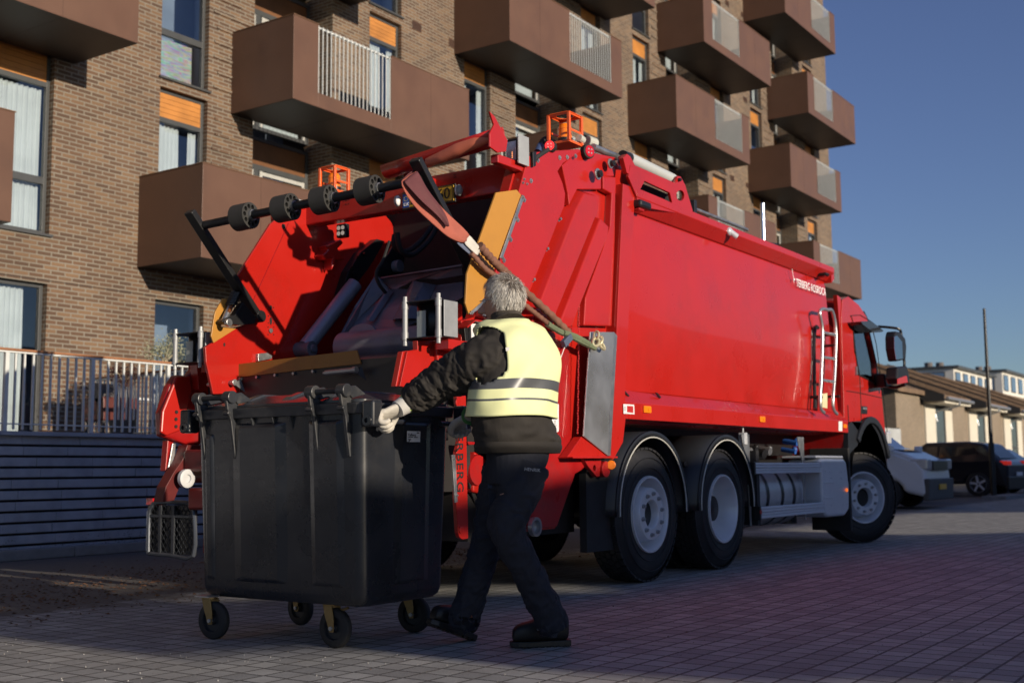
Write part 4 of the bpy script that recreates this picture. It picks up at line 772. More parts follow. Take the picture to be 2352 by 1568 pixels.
plate('lift_bracket', REDD, xz(L3, [(290, 300), (370, 305), (365, 335), (300, 335)], 4.6), 4.58, 4.66)
for i in range(4): MB().tube([at(*L3(290+i*6, 300), 'y', 4.60), at(*L3(285+i*14, 420), 'y', 4.62), at(*L3(320+i*5, 700), 'y', 4.65), at(*L3(400+i*9, 960), 'y', 4.7)], .009, 6).build('hydraulic_hose', RUB, trk, smooth=True)
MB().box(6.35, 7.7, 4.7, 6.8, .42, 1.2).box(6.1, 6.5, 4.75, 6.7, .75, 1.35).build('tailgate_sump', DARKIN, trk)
# control box beside the worker's shoulder
cbx = empty('control_box'); cbx.parent = trk; K = xz(P3, [(790, 400), (905, 405), (905, 560), (795, 560)], 4.46)
plate('housing', STL, K, 4.45, 4.50, parent=cbx); plate('side_cover', BLK, xz(P3, [(745, 420), (788, 402), (795, 560), (760, 560)], 4.48), 4.47, 4.52, parent=cbx); plate('hood', RED, xz(P3, [(742, 425), (800, 378), (905, 395), (905, 402), (795, 390), (745, 435)], 4.44), 4.40, 4.50, parent=cbx, bevel=.002)
plate('face_plate', WHT, xz(P3, [(797, 403), (848, 405), (848, 500), (800, 510)], 4.448), 4.444, 4.45, parent=cbx, bevel=.001); plate('face_plate', WHT, xz(P3, [(853, 406), (903, 409), (903, 480), (853, 480)], 4.448), 4.444, 4.45, parent=cbx, bevel=.001)
q = at(*P3(823, 447), 'y', 4.444); MB().cyl(q, q-Vector((0, .02, 0)), .022, 16).build('push_button', BLK, cbx, bevel=.003)
for p_ in ((865, 430), (875, 430), (880, 415)): q = at(*P3(*p_), 'y', 4.443); MB().box(q.x-.006, q.x+.006, 4.440, 4.444, q.z-.008, q.z+.008).build('symbol', INK, cbx)
# ---- stainless guide-roller boxes at both corners of the hopper
ROL = mat('dull_roller', (.30, .31, .32), .5, .3, .12, 14)
def rollerbox(x, y0, y1, z0, z1):
    e = empty('bin_guide'); e.parent = trk
    for yy in (y0, y1):
        MB().cyl((x, yy, z0+.012), (x, yy, z1-.012), .018, 16).cyl((x, yy, z0), (x, yy, z0+.05), .021, 16).cyl((x, yy, z1-.05), (x, yy, z1), .021, 16).cyl((x, yy, z0-.035), (x, yy, z0), .014, 8).cyl((x, yy, z1), (x, yy, z1+.03), .014, 8).build('roller', ROL, e, smooth=True)
    MB().box(x-.01, x+.14, y0-.02, y1+.03, z1-.012, z1-.004).box(x-.01, x+.14, y0-.02, y1+.03, z0+.004, z0+.012).build('clamp_plate', BLK, e, bevel=.002)
    MB().grid(lambda u, v: (x+.12-.05*math.sin(u*math.pi), y0+.03+(y1-y0-.03)*u, z0+.012+(z1-z0-.024)*v), 10, 2).build('back_plate', BLK, e, smooth=True).modifiers.new('s', 'SOLIDIFY').thickness = .006
    MB().box(x+.05, x+.055, y0+.14, y0+.21, z0+.012, z1-.06).build('strap_plate', mat('strap_grey', (.33, .36, .35), .4, .2), e); MB().box(x+.02, x+.16, y0-.03, y0-.022, z0+.01, z1-.01).build('side_plate', ROL, e, bevel=.003)
    MB().box(x+.1, x+.35, y0, y0+.1, z0-.06, z0+.0).build('mounting_arm', RED, e)
rollerbox(5.70, 4.435, 4.70, 1.70, 1.945); rollerbox(5.70, 6.595, 6.865, 1.67, 1.90)
# ---- black lifting arms with the rubber rollers
AL0, AL1 = at(*T6(90, 385), 'y', 6.45), at(*T6(515, 1045), 'y', 6.45)
def arm(y, A, B_, name='lifting_arm'):
    A = Vector((A.x, y, A.z)); B_ = Vector((B_.x, y, B_.z)); a = MB().obox(A, B_, .045, .085, (0, 1, 0)).build(name, BLK, trk, bevel=.006)
    MB().cyl(B_-Vector((0, .05, 0)), B_+Vector((0, .05, 0)), .045, 20).build('pivot_pin', BLK, a, bevel=.004)
    b = MB(); d = (B_-A)
    for t in (.35, .45, .55, .62, .7): q = A+d*t-Vector((0, .03, 0)); b.cyl(q, q-Vector((0, .01, 0)), .012, 8)
    b.build('bolts', BLK, a); return a
aL = arm(6.45, AL0, AL1)
tri = xz(T6, [(415, 955), (495, 1045), (490, 1090), (400, 1100), (300, 1090), (285, 1075), (300, 1055), (365, 1035)], 6.42)
plate('arm_lug', BLK, tri, 6.40, 6.46, parent=aL); q1 = at(*T6(325, 1083), 'y', 6.39); MB().cyl(q1, q1-Vector((0, .03, 0)), .028, 16).build('lug_bolt', STL, aL, bevel=.003)
MB().cyl(at(*T6(305, 1075), 'y', 6.42), at(*T6(350, 975), 'y', 6.45), .022, 12).build('strut_rod', STL, aL, smooth=True); MB().cyl(at(*T6(335, 1020), 'y', 6.42), at(*T6(352, 975), 'y', 6.44), .014, 12).build('strut_bar', mat('copper_rod', (.30, .10, .03), .35, .5), aL, smooth=True)
sp = MB(); s0, s1 = at(*T6(350, 975), 'y', 6.45), at(*T6(385, 890), 'y', 6.47)
sp.tube([s0.lerp(s1, i/60)+Vector((.035*math.cos(i*.9), .035*math.sin(i*.9), 0)) for i in range(61)], .008, 6, 1); sp.build('spring', BLK, aL, smooth=True)
dx, dz = AL1.x-AL0.x, AL1.z-AL0.z; AR0 = at(*T7(252, 215), 'y', 4.6); aR = arm(4.6, AR0, Vector((AR0.x+dx, 0, AR0.z+dz)))
b0, b1 = at(465, 518, 'y', 6.43), at(970, 412, 'y', 4.60)
bar = MB().cyl(b0, b1, .030, 18).build('roller_bar', BLK, trk, smooth=True)
for u_ in (560, 655, 745, 848):
    t = None; best = min((abs(proj(b0.lerp(b1, i/400))[0]-u_), i) for i in range(401))[1]; c_ = b0.lerp(b1, best/400); d_ = (b1-b0).normalized(); L_ = .130; R_ = .092
    e1 = Vector((1, 0, 0)); e1 = (e1-d_*e1.dot(d_)).normalized(); e2 = d_.cross(e1); ns = 10; out = circ(0, 0, R_, 40); hs = [circ((.064*math.cos(i*2*math.pi/ns)), .064*math.sin(i*2*math.pi/ns), .0155, 12) for i in range(ns)]
    m_ = MB().prism(out, 'z', -L_/2, L_/2, hs); M4 = Matrix((e1, e2, d_)).transposed().to_4x4(); M4.translation = c_
    o = m_.xf(M4).build('rubber_roller', mat('black_rubber_roller', (.03, .029, .027), .7, 0, .2, 12, .03, 60), bar, bevel=.004)
    MB().cyl(c_+d_*(L_/2-.03), c_+d_*(L_/2+.02), .038, 16).build('hub', STL, o, smooth=True)
    MB().cyl(c_-d_*.03, c_+d_*.03, R_-.01, 30).build('core', BLK, o)
REDSH = mat('shaded_red_paint', (.10, .008, .008), .5, 0, .3, 9)  # red paint darkened to stand for shade on the low rear parts
# ---- left lift arm, step and rear lights (low left corner)
l1 = xz(L6, [(290, 372), (360, 378), (390, 340), (395, 300), (440, 310), (480, 290), (492, 480), (440, 600), (440, 790), (360, 792), (240, 748), (200, 740), (195, 600), (245, 440)], 7.0)
la = plate('comb_lift_arm', REDD, l1, 6.96, 7.04, bevel=.02); plate('arm_face', RED, xz(L6, [(300, 380), (380, 380), (390, 470), (330, 700), (240, 735), (205, 715), (215, 590)], 6.95), 6.93, 6.96, bevel=.01, parent=la)
hh_ = MB()
for p_ in ((311, 593), (308, 636), (308, 679)): x, z = xz(L6, [p_], 6.92)[0]; hh_.prism(circ(x, z, .013), 'y', 6.922, 6.931)
hh_.build('holes', INK, la)
plate('arm_side', RED, xz(L6, [(420, 310), (490, 285), (490, 480), (430, 460)], 6.9), 6.88, 6.96)
plate('lower_arm', REDD, xz(L6, [(240, 760), (275, 770), (260, 950), (225, 945)], 7.05), 7.02, 7.08); plate('lower_arm', STL, xz(L6, [(285, 780), (305, 780), (300, 850), (265, 950), (255, 945)], 7.0), 7.0, 7.01)
plate('lift_link', REDSH, xz(L6, [(330, 790), (440, 790), (445, 830), (300, 1000), (250, 1120), (180, 1130), (200, 1040), (250, 950), (300, 880)], 6.98), 6.9, 7.0)
for i, z in enumerate((.86, .98, 1.06)): MB().cyl((6.05+i*.05, 6.6, z), (6.05+i*.05, 7.15, z), .05-.01*i, 14).build('cross_shaft', REDSH, trk, smooth=True)
q = at(*L6(358, 990), 'y', 6.85); MB().lathe(q, (0, -1, 0), [(0, .02), (0, .068), (.03, .068), (.035, .06), (.035, .03), (.02, .028), (.02, 0)], 24).build('white_roller', mat('nylon', (.55, .56, .57), .5), trk, smooth=True)
for a in ((370, 850), (395, 1080)): q = at(*L6(*a), 'y', 6.8); MB().box(q.x+.05, q.x+.2, 6.65, 6.9, q.z-.12, q.z+.04).build('lift_casting', REDSH, trk, bevel=.02)
sx_ = 5.92; st = empty('rear_step'); st.parent = trk
(y1_, zt_), (y0_, _), (_, zb_), _q = yz(L6, [(147, 1132), (415, 1132), (415, 1450), (147, 1450)], sx_)
fr_ = MB().tube([(sx_, y1_, zb_), (sx_, y1_, zt_-.09), (sx_, y1_-.03, zt_-.03), (sx_, y1_-.09, zt_), (sx_, y0_+.09, zt_), (sx_, y0_+.03, zt_-.03), (sx_, y0_, zt_-.09), (sx_, y0_, zb_), (sx_, (y0_+y1_)/2, zb_-.005), (sx_, y1_, zb_)], .016, 8, 3).build('frame', mat('shaded_step_steel', (.07, .08, .10), .4, .4), st, smooth=True)  # frame colour darkened to hold the bluish shade here
SDK = mat('shaded_galvanised', (.05, .055, .065), .5, .4, .2, 9)  # step steel with its shade put into the colour, dark and bluish
ms = MB(); yy0, yy1, zz0, zz1 = y0_+.02, y1_-.02, zb_+.02, zt_-.03; nx, nz_ = 9, 11
for i in range(nx):
    for j in range(nz_):
        cy_ = yy0+(yy1-yy0)*(i+.5+.5*(j % 2))/(nx+.5); cz_ = zz0+(zz1-zz0)*(j+.5)/nz_
        if .40 < (cy_-yy0)/(yy1-yy0) < .55 or abs((cy_-yy0)/(yy1-yy0)-.75) < .05: continue
        w2, h2 = (yy1-yy0)/nx*.5, (zz1-zz0)/nz_
        for a, b in (((-w2, 0), (0, h2)), ((0, h2), (w2, 0)), ((w2, 0), (0, -h2)), ((0, -h2), (-w2, 0))): ms.obox((sx_, cy_+a[0], cz_+a[1]), (sx_, cy_+b[0], cz_+b[1]), .004, .006, (1, 0, 0))
ms.build('mesh_tread', SDK, st); MB().box(sx_-.01, sx_+.01, y0_+.21, y0_+.24, zb_, zt_-.02).box(sx_-.01, sx_+.01, y0_+.36, y0_+.385, zb_, zt_-.02).box(sx_-.008, sx_+.01, y0_, y1_, zt_-.11, zt_-.09).build('cross_bars', SDK, st)
MB().box(sx_+.02, sx_+.03, y0_, y1_, zb_, zt_-.02).build('backing', BLK, st)
lt = empty('rear_lamps'); lt.parent = trk; MB().box(5.96, 6.1, y1_+.02, y1_+.075, zb_+.02, zt_+.02).build('housing', BLK, lt, bevel=.006)
MB().box(5.95, 5.96, y1_+.025, y1_+.07, .47, .60).build('lamp_lens', CLR, lt, bevel=.003); MB().box(5.95, 5.96, y1_+.025, y1_+.07, .30, .46).build('lamp_lens', CLR, lt, bevel=.003); MB().box(5.95, 6.05, y1_+.0, y1_+.08, zt_-.02, zt_+.03).build('red_reflector', REDL, lt, bevel=.002)
MB().box(5.99, 6.06, 6.3, 6.86, .30, .62).build('under_bumper', mat('shaded_red_paint', (.12, .01, .01), .5), trk, bevel=.004)
# ---- chassis
MB().box(7.4, 14.4, 5.20, 5.28, .72, 1.02).box(7.4, 14.4, 6.08, 6.16, .72, 1.02).box(7.9, 13.0, 5.0, 6.4, 1.02, 1.26).build('chassis_rail', BLK, trk)
for x in (8.42, 9.81, 13.95): MB().cyl((x, 4.8, .53), (x, 6.6, .53), .09, 16).cyl((x, 5.45, .53), (x, 5.9, .53), .2, 20).build('axle', BLK, trk, smooth=True)
MB().box(7.55, 8.0, 4.5, 4.56, .28, .95).build('mud_flap', RUB, trk)
MB().box(10.55, 10.62, 4.42, 4.9, .35, 1.05).build('mud_flap', RUB, trk)
# ---- wheels
def wheel(c, n_, kind, name='wheel', dual=False, fwd=(1, 0, 0)):
    # outer face at c, axis n_ pointing outward
    c = Vector(c); n_ = Vector(n_).normalized(); e = empty(name, c-trk.location); e.parent = trk; R_, W = .53, .30
    prof = [(-W+.03, .30), (-W+.0, .34), (-W+.01, .46), (-W+.05, .515), (-.05, .515), (-.012, .46), (.0, .40), (-.008, .335), (-.012, .30)]
    MB().lathe(c, n_, prof, 64).build('tyre', TYR, e, smooth=True)
    tb = MB(); a = n_.orthogonal().normalized(); a = Vector((1, 0, 0)); a = (a-n_*a.dot(n_)).normalized(); b = n_.cross(a); nb_ = 46
    for row in range(5):
        h0 = -W+.035+row*.049; h1 = h0+.042; sh = (row % 2)*.5
        for i in range(nb_):
            sk = .25 if row in (1, 3) else .0
            t0 = (i+sh)*2*math.pi/nb_; t1 = t0+.82*2*math.pi/nb_; ra = .528
            def P(t, h, r): return c+n_*h+(a*math.cos(t)+b*math.sin(t))*r
            s2 = sk*2*math.pi/nb_*(1 if row == 1 else -1); tb.add([P(t0, h0, .512), P(t1, h0, .512), P(t1+s2, h1, .512), P(t0+s2, h1, .512), P(t0, h0, ra), P(t1, h0, ra), P(t1+s2, h1, ra), P(t0+s2, h1, ra)], [(4, 5, 6, 7), (0, 1, 5, 4), (1, 2, 6, 5), (2, 3, 7, 6), (3, 0, 4, 7)])
    tb.build('tread', TYR, e)
    ringp = MB()
    for rr in (.36, .44): ringp.lathe(c, n_, [(.0, rr), (.004, rr+.004), (.0, rr+.008)], 64)
    ringp.build('sidewall_ribs', TYR, e, smooth=True)
    if kind == 'hub':      # rim with the hub flange standing proud
        MB().lathe(c, n_, [(-.012, .304), (.006, .301), (.006, .285), (-.015, .272), (-.10, .262), (-.14, .24), (-.05, .214), (.0, .208), (.012, .20), (.012, .118), (.0, .108), (-.10, .104)], 56).build('rim', GRYP, e, smooth=True)
        MB().lathe(c, n_, [(-.05, .0), (-.05, .106)], 30).build('hub', BLK, e); pr, nz0 = .162, .012
    else:
        MB().lathe(c, n_, [(-.012, .304), (.006, .301), (.006, .285), (-.015, .270), (-.12, .255), (-.19, .225), (-.205, .12), (-.205, .0)], 56).build('rim', GRYP, e, smooth=True)
        MB().lathe(c, n_, [(-.21, .13), (-.10, .11), (-.09, 0)], 30).build('hub', BLK, e, smooth=True); pr, nz0 = .165, -.2
    nm_ = MB()
    for i in range(10):
        t = i*2*math.pi/10+.2; q = c+n_*nz0+(a*math.cos(t)+b*math.sin(t))*pr; nm_.cyl(q, q+n_*.012, .017, 12).cyl(q+n_*.01, q+n_*.026, .0125, 6)
    nm_.build('wheel_nuts', STL, e, smooth=False)
    if kind == 'dish':
        hm = MB()
        for i in range(8): t = i*2*math.pi/8; q = c+n_*(-.199)+(a*math.cos(t)+b*math.sin(t))*.205; hm.cyl(q, q+n_*.004, .022, 12)
        hm.build('hand_holes', INK, e)
    return e
wheel((8.42, 4.43, .53), (0, -1, 0), 'hub'); wheel((9.81, 4.43, .53), (0, -1, 0), 'dish'); wheel((9.81, 4.77, .53), (0, -1, 0), 'dish')
wheel((8.42, 6.93, .53), (0, 1, 0), 'hub'); wheel((9.81, 6.93, .53), (0, 1, 0), 'dish'); wheel((9.81, 6.59, .53), (0, 1, 0), 'dish')
sa = R(31); nF = Vector((-math.sin(sa), -math.cos(sa), 0)); cF = Vector((13.93, 4.58, .53))
wheel(cF+nF*.12, nF, 'hub'); wheel((14.2, 6.75, .53), Vector((math.sin(sa), math.cos(sa), 0)), 'hub')
# arched mudguards with a pale edge line
def fender(cx, r, y0, y1, a0=-.05, a1=math.pi+.05):
    m_ = MB().grid(lambda u, v: (cx+r*math.cos(a0+(a1-a0)*u)*(.98), y0+(y1-y0)*v, .56+r*math.sin(a0+(a1-a0)*u)), 32, 2).grid(lambda u, v: (cx+(r-.045*v)*math.cos(a0+(a1-a0)*u)*.98, y0-.004+.01*v, .56+(r-.045*v)*math.sin(a0+(a1-a0)*u)), 32, 1)
    o = m_.build('mudguard', PLA, trk, smooth=True); s = o.modifiers.new('s', 'SOLIDIFY'); s.thickness = .012
    MB().tube([(cx+(r-.048)*math.cos(a0+(a1-a0)*i/32)*.98, y0-.006, .56+(r-.048)*math.sin(a0+(a1-a0)*i/32)) for i in range(33)], .0055, 6, 1).build('edge_trim', mat('pale_trim', (.5, .5, .46), .5), o, smooth=True)
fender(8.44, .625, 4.405, 5.0); fender(9.86, .625, 4.405, 5.0)
# ---- under-run rails, tank, steps
RAILM = mat('anodised_rail', (.62, .65, .70), .36, .2, .06, 4)
def siderail(x0, x1, z0, z1):
    n = 4; h = (z1-z0)/n; m_ = MB()
    for i in range(n): m_.box(x0, x1, 4.39+(.006 if i % 2 else 0), 4.43, z0+i*h+.002, z0+(i+1)*h-.002)
    o = m_.box(x0, x1, 4.41, 4.44, z0, z1).build('side_rail', RAILM, trk, bevel=.004); MB().box(x0-.035, x0-.001, 4.385, 4.445, z0-.01, z1+.01).build('rail_cap', BLK, o, bevel=.005)
siderail(10.46, 12.22, .83, .935); siderail(10.56, 12.28, .41, .52)
q = at(*W5(1415, 750), 'y', 4.388); MB().cyl(q, q-Vector((0, .006, 0)), .022, 16).build('red_reflector', mat('red_reflector', (.4, .02, .01), .3), trk)
TANK = mat('tank_grey', (.50, .51, .53), .4, .4, .15, 4)
MB().lathe((10.62, 4.82, .62), (1, 0, 0), [(0, 0), (0, .30), (.02, .32), (1.36, .32), (1.38, .30), (1.38, 0)], 32).build('fuel_tank', TANK, trk, smooth=True)
for x in (10.98, 11.36, 11.68): MB().lathe((x, 4.82, .62), (1, 0, 0), [(0, .324), (.07, .324)], 32).build('tank_strap', BLK, trk, smooth=True)
MB().cyl((12.1, 4.75, .30), (12.1, 4.75, .85), .11, 20).build('air_tank', BLK, trk, smooth=True)
for x in (10.44, 11.86): plate('rail_bracket', STL, [(x-.13, 1.2), (x+.05, 1.2), (x+.05, .35), (x+.02, .35), (x-.02, .98), (x-.10, 1.1)], 4.455, 4.465, bevel=.002)
for i, (x, z, r_, m_) in enumerate(((10.9, 1.03, .05, STL), (11.05, 1.06, .035, BLK), (11.25, 1.02, .05, BLK), (11.4, 1.05, .04, STL), (10.75, 1.0, .04, BLK), (12.16, 1.14, .03, mat('blue_cap', (.02, .08, .3), .4)), (12.1, 1.05, .026, mat('blue_cap', (.02, .08, .3), .4)))): MB().cyl((x, 4.62, z), (x+.02, 4.78, z+.03), r_, 12).ball((x+.05, 4.65, z+.03), .03).build('valve', m_, trk, smooth=True)
q = at(*Q3(1120, 120), 'y', 4.46); MB().box(q.x-.035, q.x+.035, 4.44, 4.50, q.z-.06, q.z+.05).cyl((q.x, 4.47, q.z+.05), (q.x, 4.47, q.z+.14), .01, 8).build('side_light', CLR, trk, bevel=.012)
for p_ in ((508, 352), (572, 370)): q = at(*Q3(*p_), 'y', 4.5); MB().cyl(q, q+Vector((0, .2, 0)), .028, 14).build('spigot', BLK, trk, bevel=.004)
bx = xz(Q3, [(1820, 330), (1850, 312), (2050, 315), (2072, 345), (2098, 560), (2100, 790), (2060, 850), (1905, 865), (1875, 840), (1855, 700), (1840, 400)], 4.40)
sb = plate('battery_cover', mat('moulded_silver', (.66, .69, .74), .34, .2, .06, 5), bx, 4.385, 4.75, bevel=.03, seg=3)
MB().box(12.10, 12.95, 4.40, 4.78, .985, 1.01).build('step_lip', RAILM, sb, bevel=.006)
for p_, w_ in (((1870, 685), .28), ((1870, 540), .30)): q = at(*Q3(*p_), 'y', 4.384); MB().box(q.x, q.x+w_, 4.380, 4.386, q.z-.01, q.z+.01).build('pressed_bar', RAILM, sb, bevel=.003)
for a in ((1885, 430), (1925, 435), (1940, 437), (2020, 437), (2035, 440), (2065, 430), (1930, 495), (1945, 497), (2025, 497), (2040, 498), (1900, 745), (1940, 750), (2050, 745), (2085, 740)): q = at(*Q3(*a), 'y', 4.384); MB().cyl(q, q-Vector((0, .004, 0)), .009, 8).build('pressed_dimple', RAILM, sb)
q = at(*Q3(2085, 608), 'y', 4.378); MB().cyl(q, q-Vector((0, .01, 0)), .02, 12).build('orange_marker', mat('lit_orange', (.8, .2, .02), .3, emit=(1, .2, .02, .8)), trk)
# markers, stickers, lights along the lower rail
def rail_item(zz, pts, y, m, nm, th=.012, bev=.003): return MB().prism(xz(zz, pts, 4.40), 'y', y-th, y).build(nm, m, trk, bevel=bev)
for p_ in ((648, 62), (1422, 128)):
    x, z = xz(W5, [p_], 4.40)[0]; o = MB().box(x-.06, x+.06, 4.385, 4.40, z-.028, z+.028).build('marker_lamp', AMB, trk, bevel=.006); MB().cyl((x+.01, 4.386, z), (x+.01, 4.38, z), .014, 12).build('bulb_lens', AMB, o)
o = rail_item(W5, [(490, 25), (563, 30), (565, 95), (492, 90)], 4.398, WHT, 'sticker', .002, .0005); MB().prism(xz(W5, [(517, 38), (558, 40), (559, 85), (518, 80)], 4.396), 'y', 4.3945, 4.396).build('red_panel', mat('red_ink', (.45, .02, .02), .5), o)
x, z = xz(W5, [(503, 58)], 4.396)[0]; MB().lathe((x, 4.3955, z), (0, -1, 0), [(0, .012), (.001, .012), (.001, .015), (0, .015)], 20).build('prohibition_ring', INK, o)
o = rail_item(W5, [(1938, 140), (1962, 142), (1962, 208), (1938, 206)], 4.398, WHT, 'sticker', .002, .0005); rail_item(W5, [(1966, 160), (1988, 162), (1988, 188), (1966, 186)], 4.398, AMB, 'marker_lamp')
for p_ in ((560, 1412), (392, 1403)):
    x, z = xz(T8, [p_], 4.45)[0]; MB().prism([(x-.05, z+.02), (x-.02, z+.02), (x+.05, z-.015), (x+.03, z-.025)], 'y', 4.435, 4.45).build('lashing_eye', BLK, trk, bevel=.003)
for p_, s_ in (((478, 420), 1), ((1435, 782), .6)):
    x, z = xz(T8, [p_], 4.38)[0]; o = MB().box(x-.085*s_, x+.11*s_, 4.34, 4.47, z-.03*s_, z+.035*s_).build('camera_housing', BLK, trk, bevel=.02); MB().box(x-.07*s_, x+.02*s_, 4.36, 4.44, z-.055*s_, z-.03*s_).build('camera_lens', REDD, o, bevel=.01)
# maker's lettering on the container
A_ = at(*T8(1287, 838), 'y', 4.44); B_ = at(*T8(1441, 890), 'y', 4.44); w_ = (B_-A_).length
o = text('TERBERG ROSROCA', .118, frame((A_.x, 4.438, 2.775), (1, 0, .0), (0, 0, 1)), WINK, body, spacing=1.05, bold=.0004)
ex = max(v.co.x for v in o.data.vertices)-min(v.co.x for v in o.data.vertices); x0 = A_.x-10; k = w_/ex
for v in o.data.vertices: v.co.x = x0+(v.co.x-x0)*k
x, z = A_.x-.03, 2.79; MB().add([(x-.08, 4.437, z+.15), (x-.045, 4.437, z+.05), (x-.035, 4.437, z+.05), (x-.07, 4.437, z+.15)], [(0, 1, 2, 3)]).add([(x-.05, 4.437, z+.03), (x-.005, 4.437, z+.045), (x-.01, 4.437, z+.065), (x-.045, 4.437, z+.05)], [(0, 1, 2, 3)]).add([(x-.05, 4.437, z+.04), (x-.03, 4.437, z-.01), (x-.038, 4.437, z+.04)], [(0, 1, 2)]).build('emblem', WINK, body)
# ladder
SIL = mat('silver_tube', (.55, .56, .57), .28, .8, .05)
ld_ = empty('ladder'); ld_.parent = trk; yL = 4.33
def tp(*pts): return [at(*T8(*p), 'y', yL) for p in pts]
MB().tube(tp((1432, 1502), (1412, 1465), (1418, 1300), (1424, 1080), (1410, 985), (1422, 962), (1450, 966), (1476, 975), (1494, 1080), (1488, 1300), (1478, 1465), (1500, 1510)), .019, 10, 4).build('stile', SIL, ld_, smooth=True)
for a, b in (((1424, 1083), (1492, 1098)), ((1421, 1212), (1489, 1222)), ((1417, 1332), (1482, 1342))): MB().cyl(*tp(a, b), .017, 10).build('rung', SIL, ld_, smooth=True)
for p_ in ((1470, 1152), (1475, 1095), (1400, 1420), (1490, 1418)): q = at(*T8(*p_), 'y', 4.38); MB().cyl(q-Vector((0, .05, 0)), q+Vector((0, .08, 0)), .016, 8).build('standoff', BLK, ld_, smooth=True)
MB().tube([at(*T8(*p), 'y', 4.42) for p in ((1385, 1480), (1380, 1150), (1388, 1060), (1400, 1060))], .02, 8).build('cable_conduit', BLK, trk, smooth=True)
MB().prism(xz(T8, [(1422, 1405), (1450, 1400), (1450, 1480), (1424, 1475)], 4.36), 'y', 4.36, 4.365).build('info_plate', mat('ivory_plate', (.62, .58, .35), .5), trk)
# ---- cab
CAB = [(13.2, .98), (13.22, 1.30), (13.16, 1.36), (13.20, 2.60), (13.24, 2.80), (13.45, 2.87), (13.85, 2.80), (14.15, 2.68), (14.40, 2.25), (14.55, 1.95), (14.66, 1.35), (14.69, .95), (14.56, .78), (14.44, .90)]
def arch(cx, cz, r, a0, a1, n=10): return [(cx+r*math.cos(a0+(a1-a0)*i/n), cz+r*math.sin(a0+(a1-a0)*i/n)) for i in range(n+1)]
cabp = [(13.2, 1.30)]+[(13.16, 1.36), (13.20, 2.60), (13.26, 2.80), (13.48, 2.86), (13.85, 2.80), (14.13, 2.68), (14.42, 2.20), (14.56, 1.90), (14.66, 1.35), (14.69, .95), (14.58, .80), (14.52, .86)]+arch(13.98, .80, .57, .15, 2.0)+[(13.6, 1.30)]
cab = empty('cab'); cab.parent = trk
win = xz(C1, [(452, 278), (520, 300), (545, 325), (585, 500), (593, 628), (560, 600), (485, 562), (470, 440)], YR)
cb = MB().prism(cabp, 'y', 4.44, 4.50, (win,)).build('side_shell', RED, cab, bevel=.02, seg=3)
MB().prism(cabp, 'y', 6.86, 6.92).build('side_shell', RED, cab, bevel=.02)
def strip(pts, m, nm, y0=4.50, y1=6.86):
    m_ = MB()
    for (a, b), (c, d) in zip(pts, pts[1:]): m_.add([(a, y0, b), (c, y0, d), (c, y1, d), (a, y1, b)], [(0, 1, 2, 3)])
    return m_.build(nm, m, cab)
strip([(13.2, .98), (13.16, 1.36), (13.20, 2.60), (13.26, 2.80), (13.48, 2.86), (13.85, 2.80), (14.13, 2.68)], RED, 'roof_and_back'); strip([(14.13, 2.68), (14.42, 2.20), (14.56, 1.90)], mat('windscreen', (.03, .035, .04), .06, spec=.9), 'windscreen'); strip([(14.56, 1.90), (14.66, 1.35), (14.69, .95), (14.58, .8)], RED, 'front_panel')
MB().prism(win, 'y', 4.47, 4.474).build('side_glass', GLS, cab); plate('window_seal', BLK, [(x+(x-14.05)*.06, z+(z-2.25)*.07) for x, z in win], 4.432, 4.441, (win,), .001, cab)
MB().box(13.5, 14.4, 6.7, 6.72, 1.8, 2.6).add([(13.35, 4.55, 1.6), (14.4, 4.55, 1.6), (14.4, 6.8, 1.6), (13.35, 6.8, 1.6)], [(0, 1, 2, 3)]).build('cab_interior', DARKIN, cab)
MB().box(13.6, 13.8, 4.9, 5.4, 1.7, 2.3).build('seat', RUB, cab, bevel=.05)
sm = MB()
for a, b in (((428, 232), (428, 232)),): pass
def seam(pts, m=INK, r_=.005): MB().tube([at(*C1(*p), 'y', 4.437) for p in pts], r_, 6, 2).build('door_seam', m, cab)
seam([(430, 232), (445, 270), (452, 430), (482, 560), (492, 840)]); seam([(430, 232), (545, 262), (600, 560), (640, 900), (632, 1070)]); seam([(408, 660), (485, 672), (610, 700)]); seam([(415, 740), (420, 850)])
plate('door_handle', BLK, xz(C1, [(498, 745), (532, 748), (532, 792), (500, 790)], YR), 4.43, 4.441, bevel=.004, parent=cab); plate('handle_grip', STL, xz(C1, [(506, 752), (526, 754), (526, 768), (506, 766)], YR), 4.42, 4.43, bevel=.003, parent=cab)
plate('cab_corner', RED, xz(C1, [(330, 115), (350, 130), (390, 480), (410, 820), (400, 850), (385, 780), (360, 500)], 4.5), 4.45, 4.50, parent=cab)
MB().box(13.16, 13.2, 4.46, 6.9, 1.0, 2.7).build('rear_wall', REDD, cab)
va = xz(C1, [(480, 265), (540, 262), (612, 318), (600, 325), (545, 325), (490, 282)], 4.3); MB().prism(va, 'y', 4.28, 4.44).build('sun_visor', mat('smoked_visor', (.02, .022, .025), .15, spec=.8), cab, bevel=.004)
MB().prism(xz(C1, [(490, 205), (510, 205), (538, 262), (515, 262)], 4.6), 'y', 4.6, 4.66).build('roof_visor', BLK, cab, bevel=.003)
MB().box(13.6, 13.64, 4.42, 4.44, 1.95, 2.05).build('grab_plate', STL, cab)
yM = 4.1
MB().tube([at(*C1(590, 293), 'y', 4.40), at(*C1(650, 298), 'y', 4.25), at(*C1(700, 306), 'y', yM), at(*C1(718, 325), 'y', yM), at(*C1(722, 400), 'y', yM), at(*C1(738, 500), 'y', yM), at(*C1(728, 560), 'y', yM)], .016, 8).build('mirror_arm', BLK, cab, smooth=True)
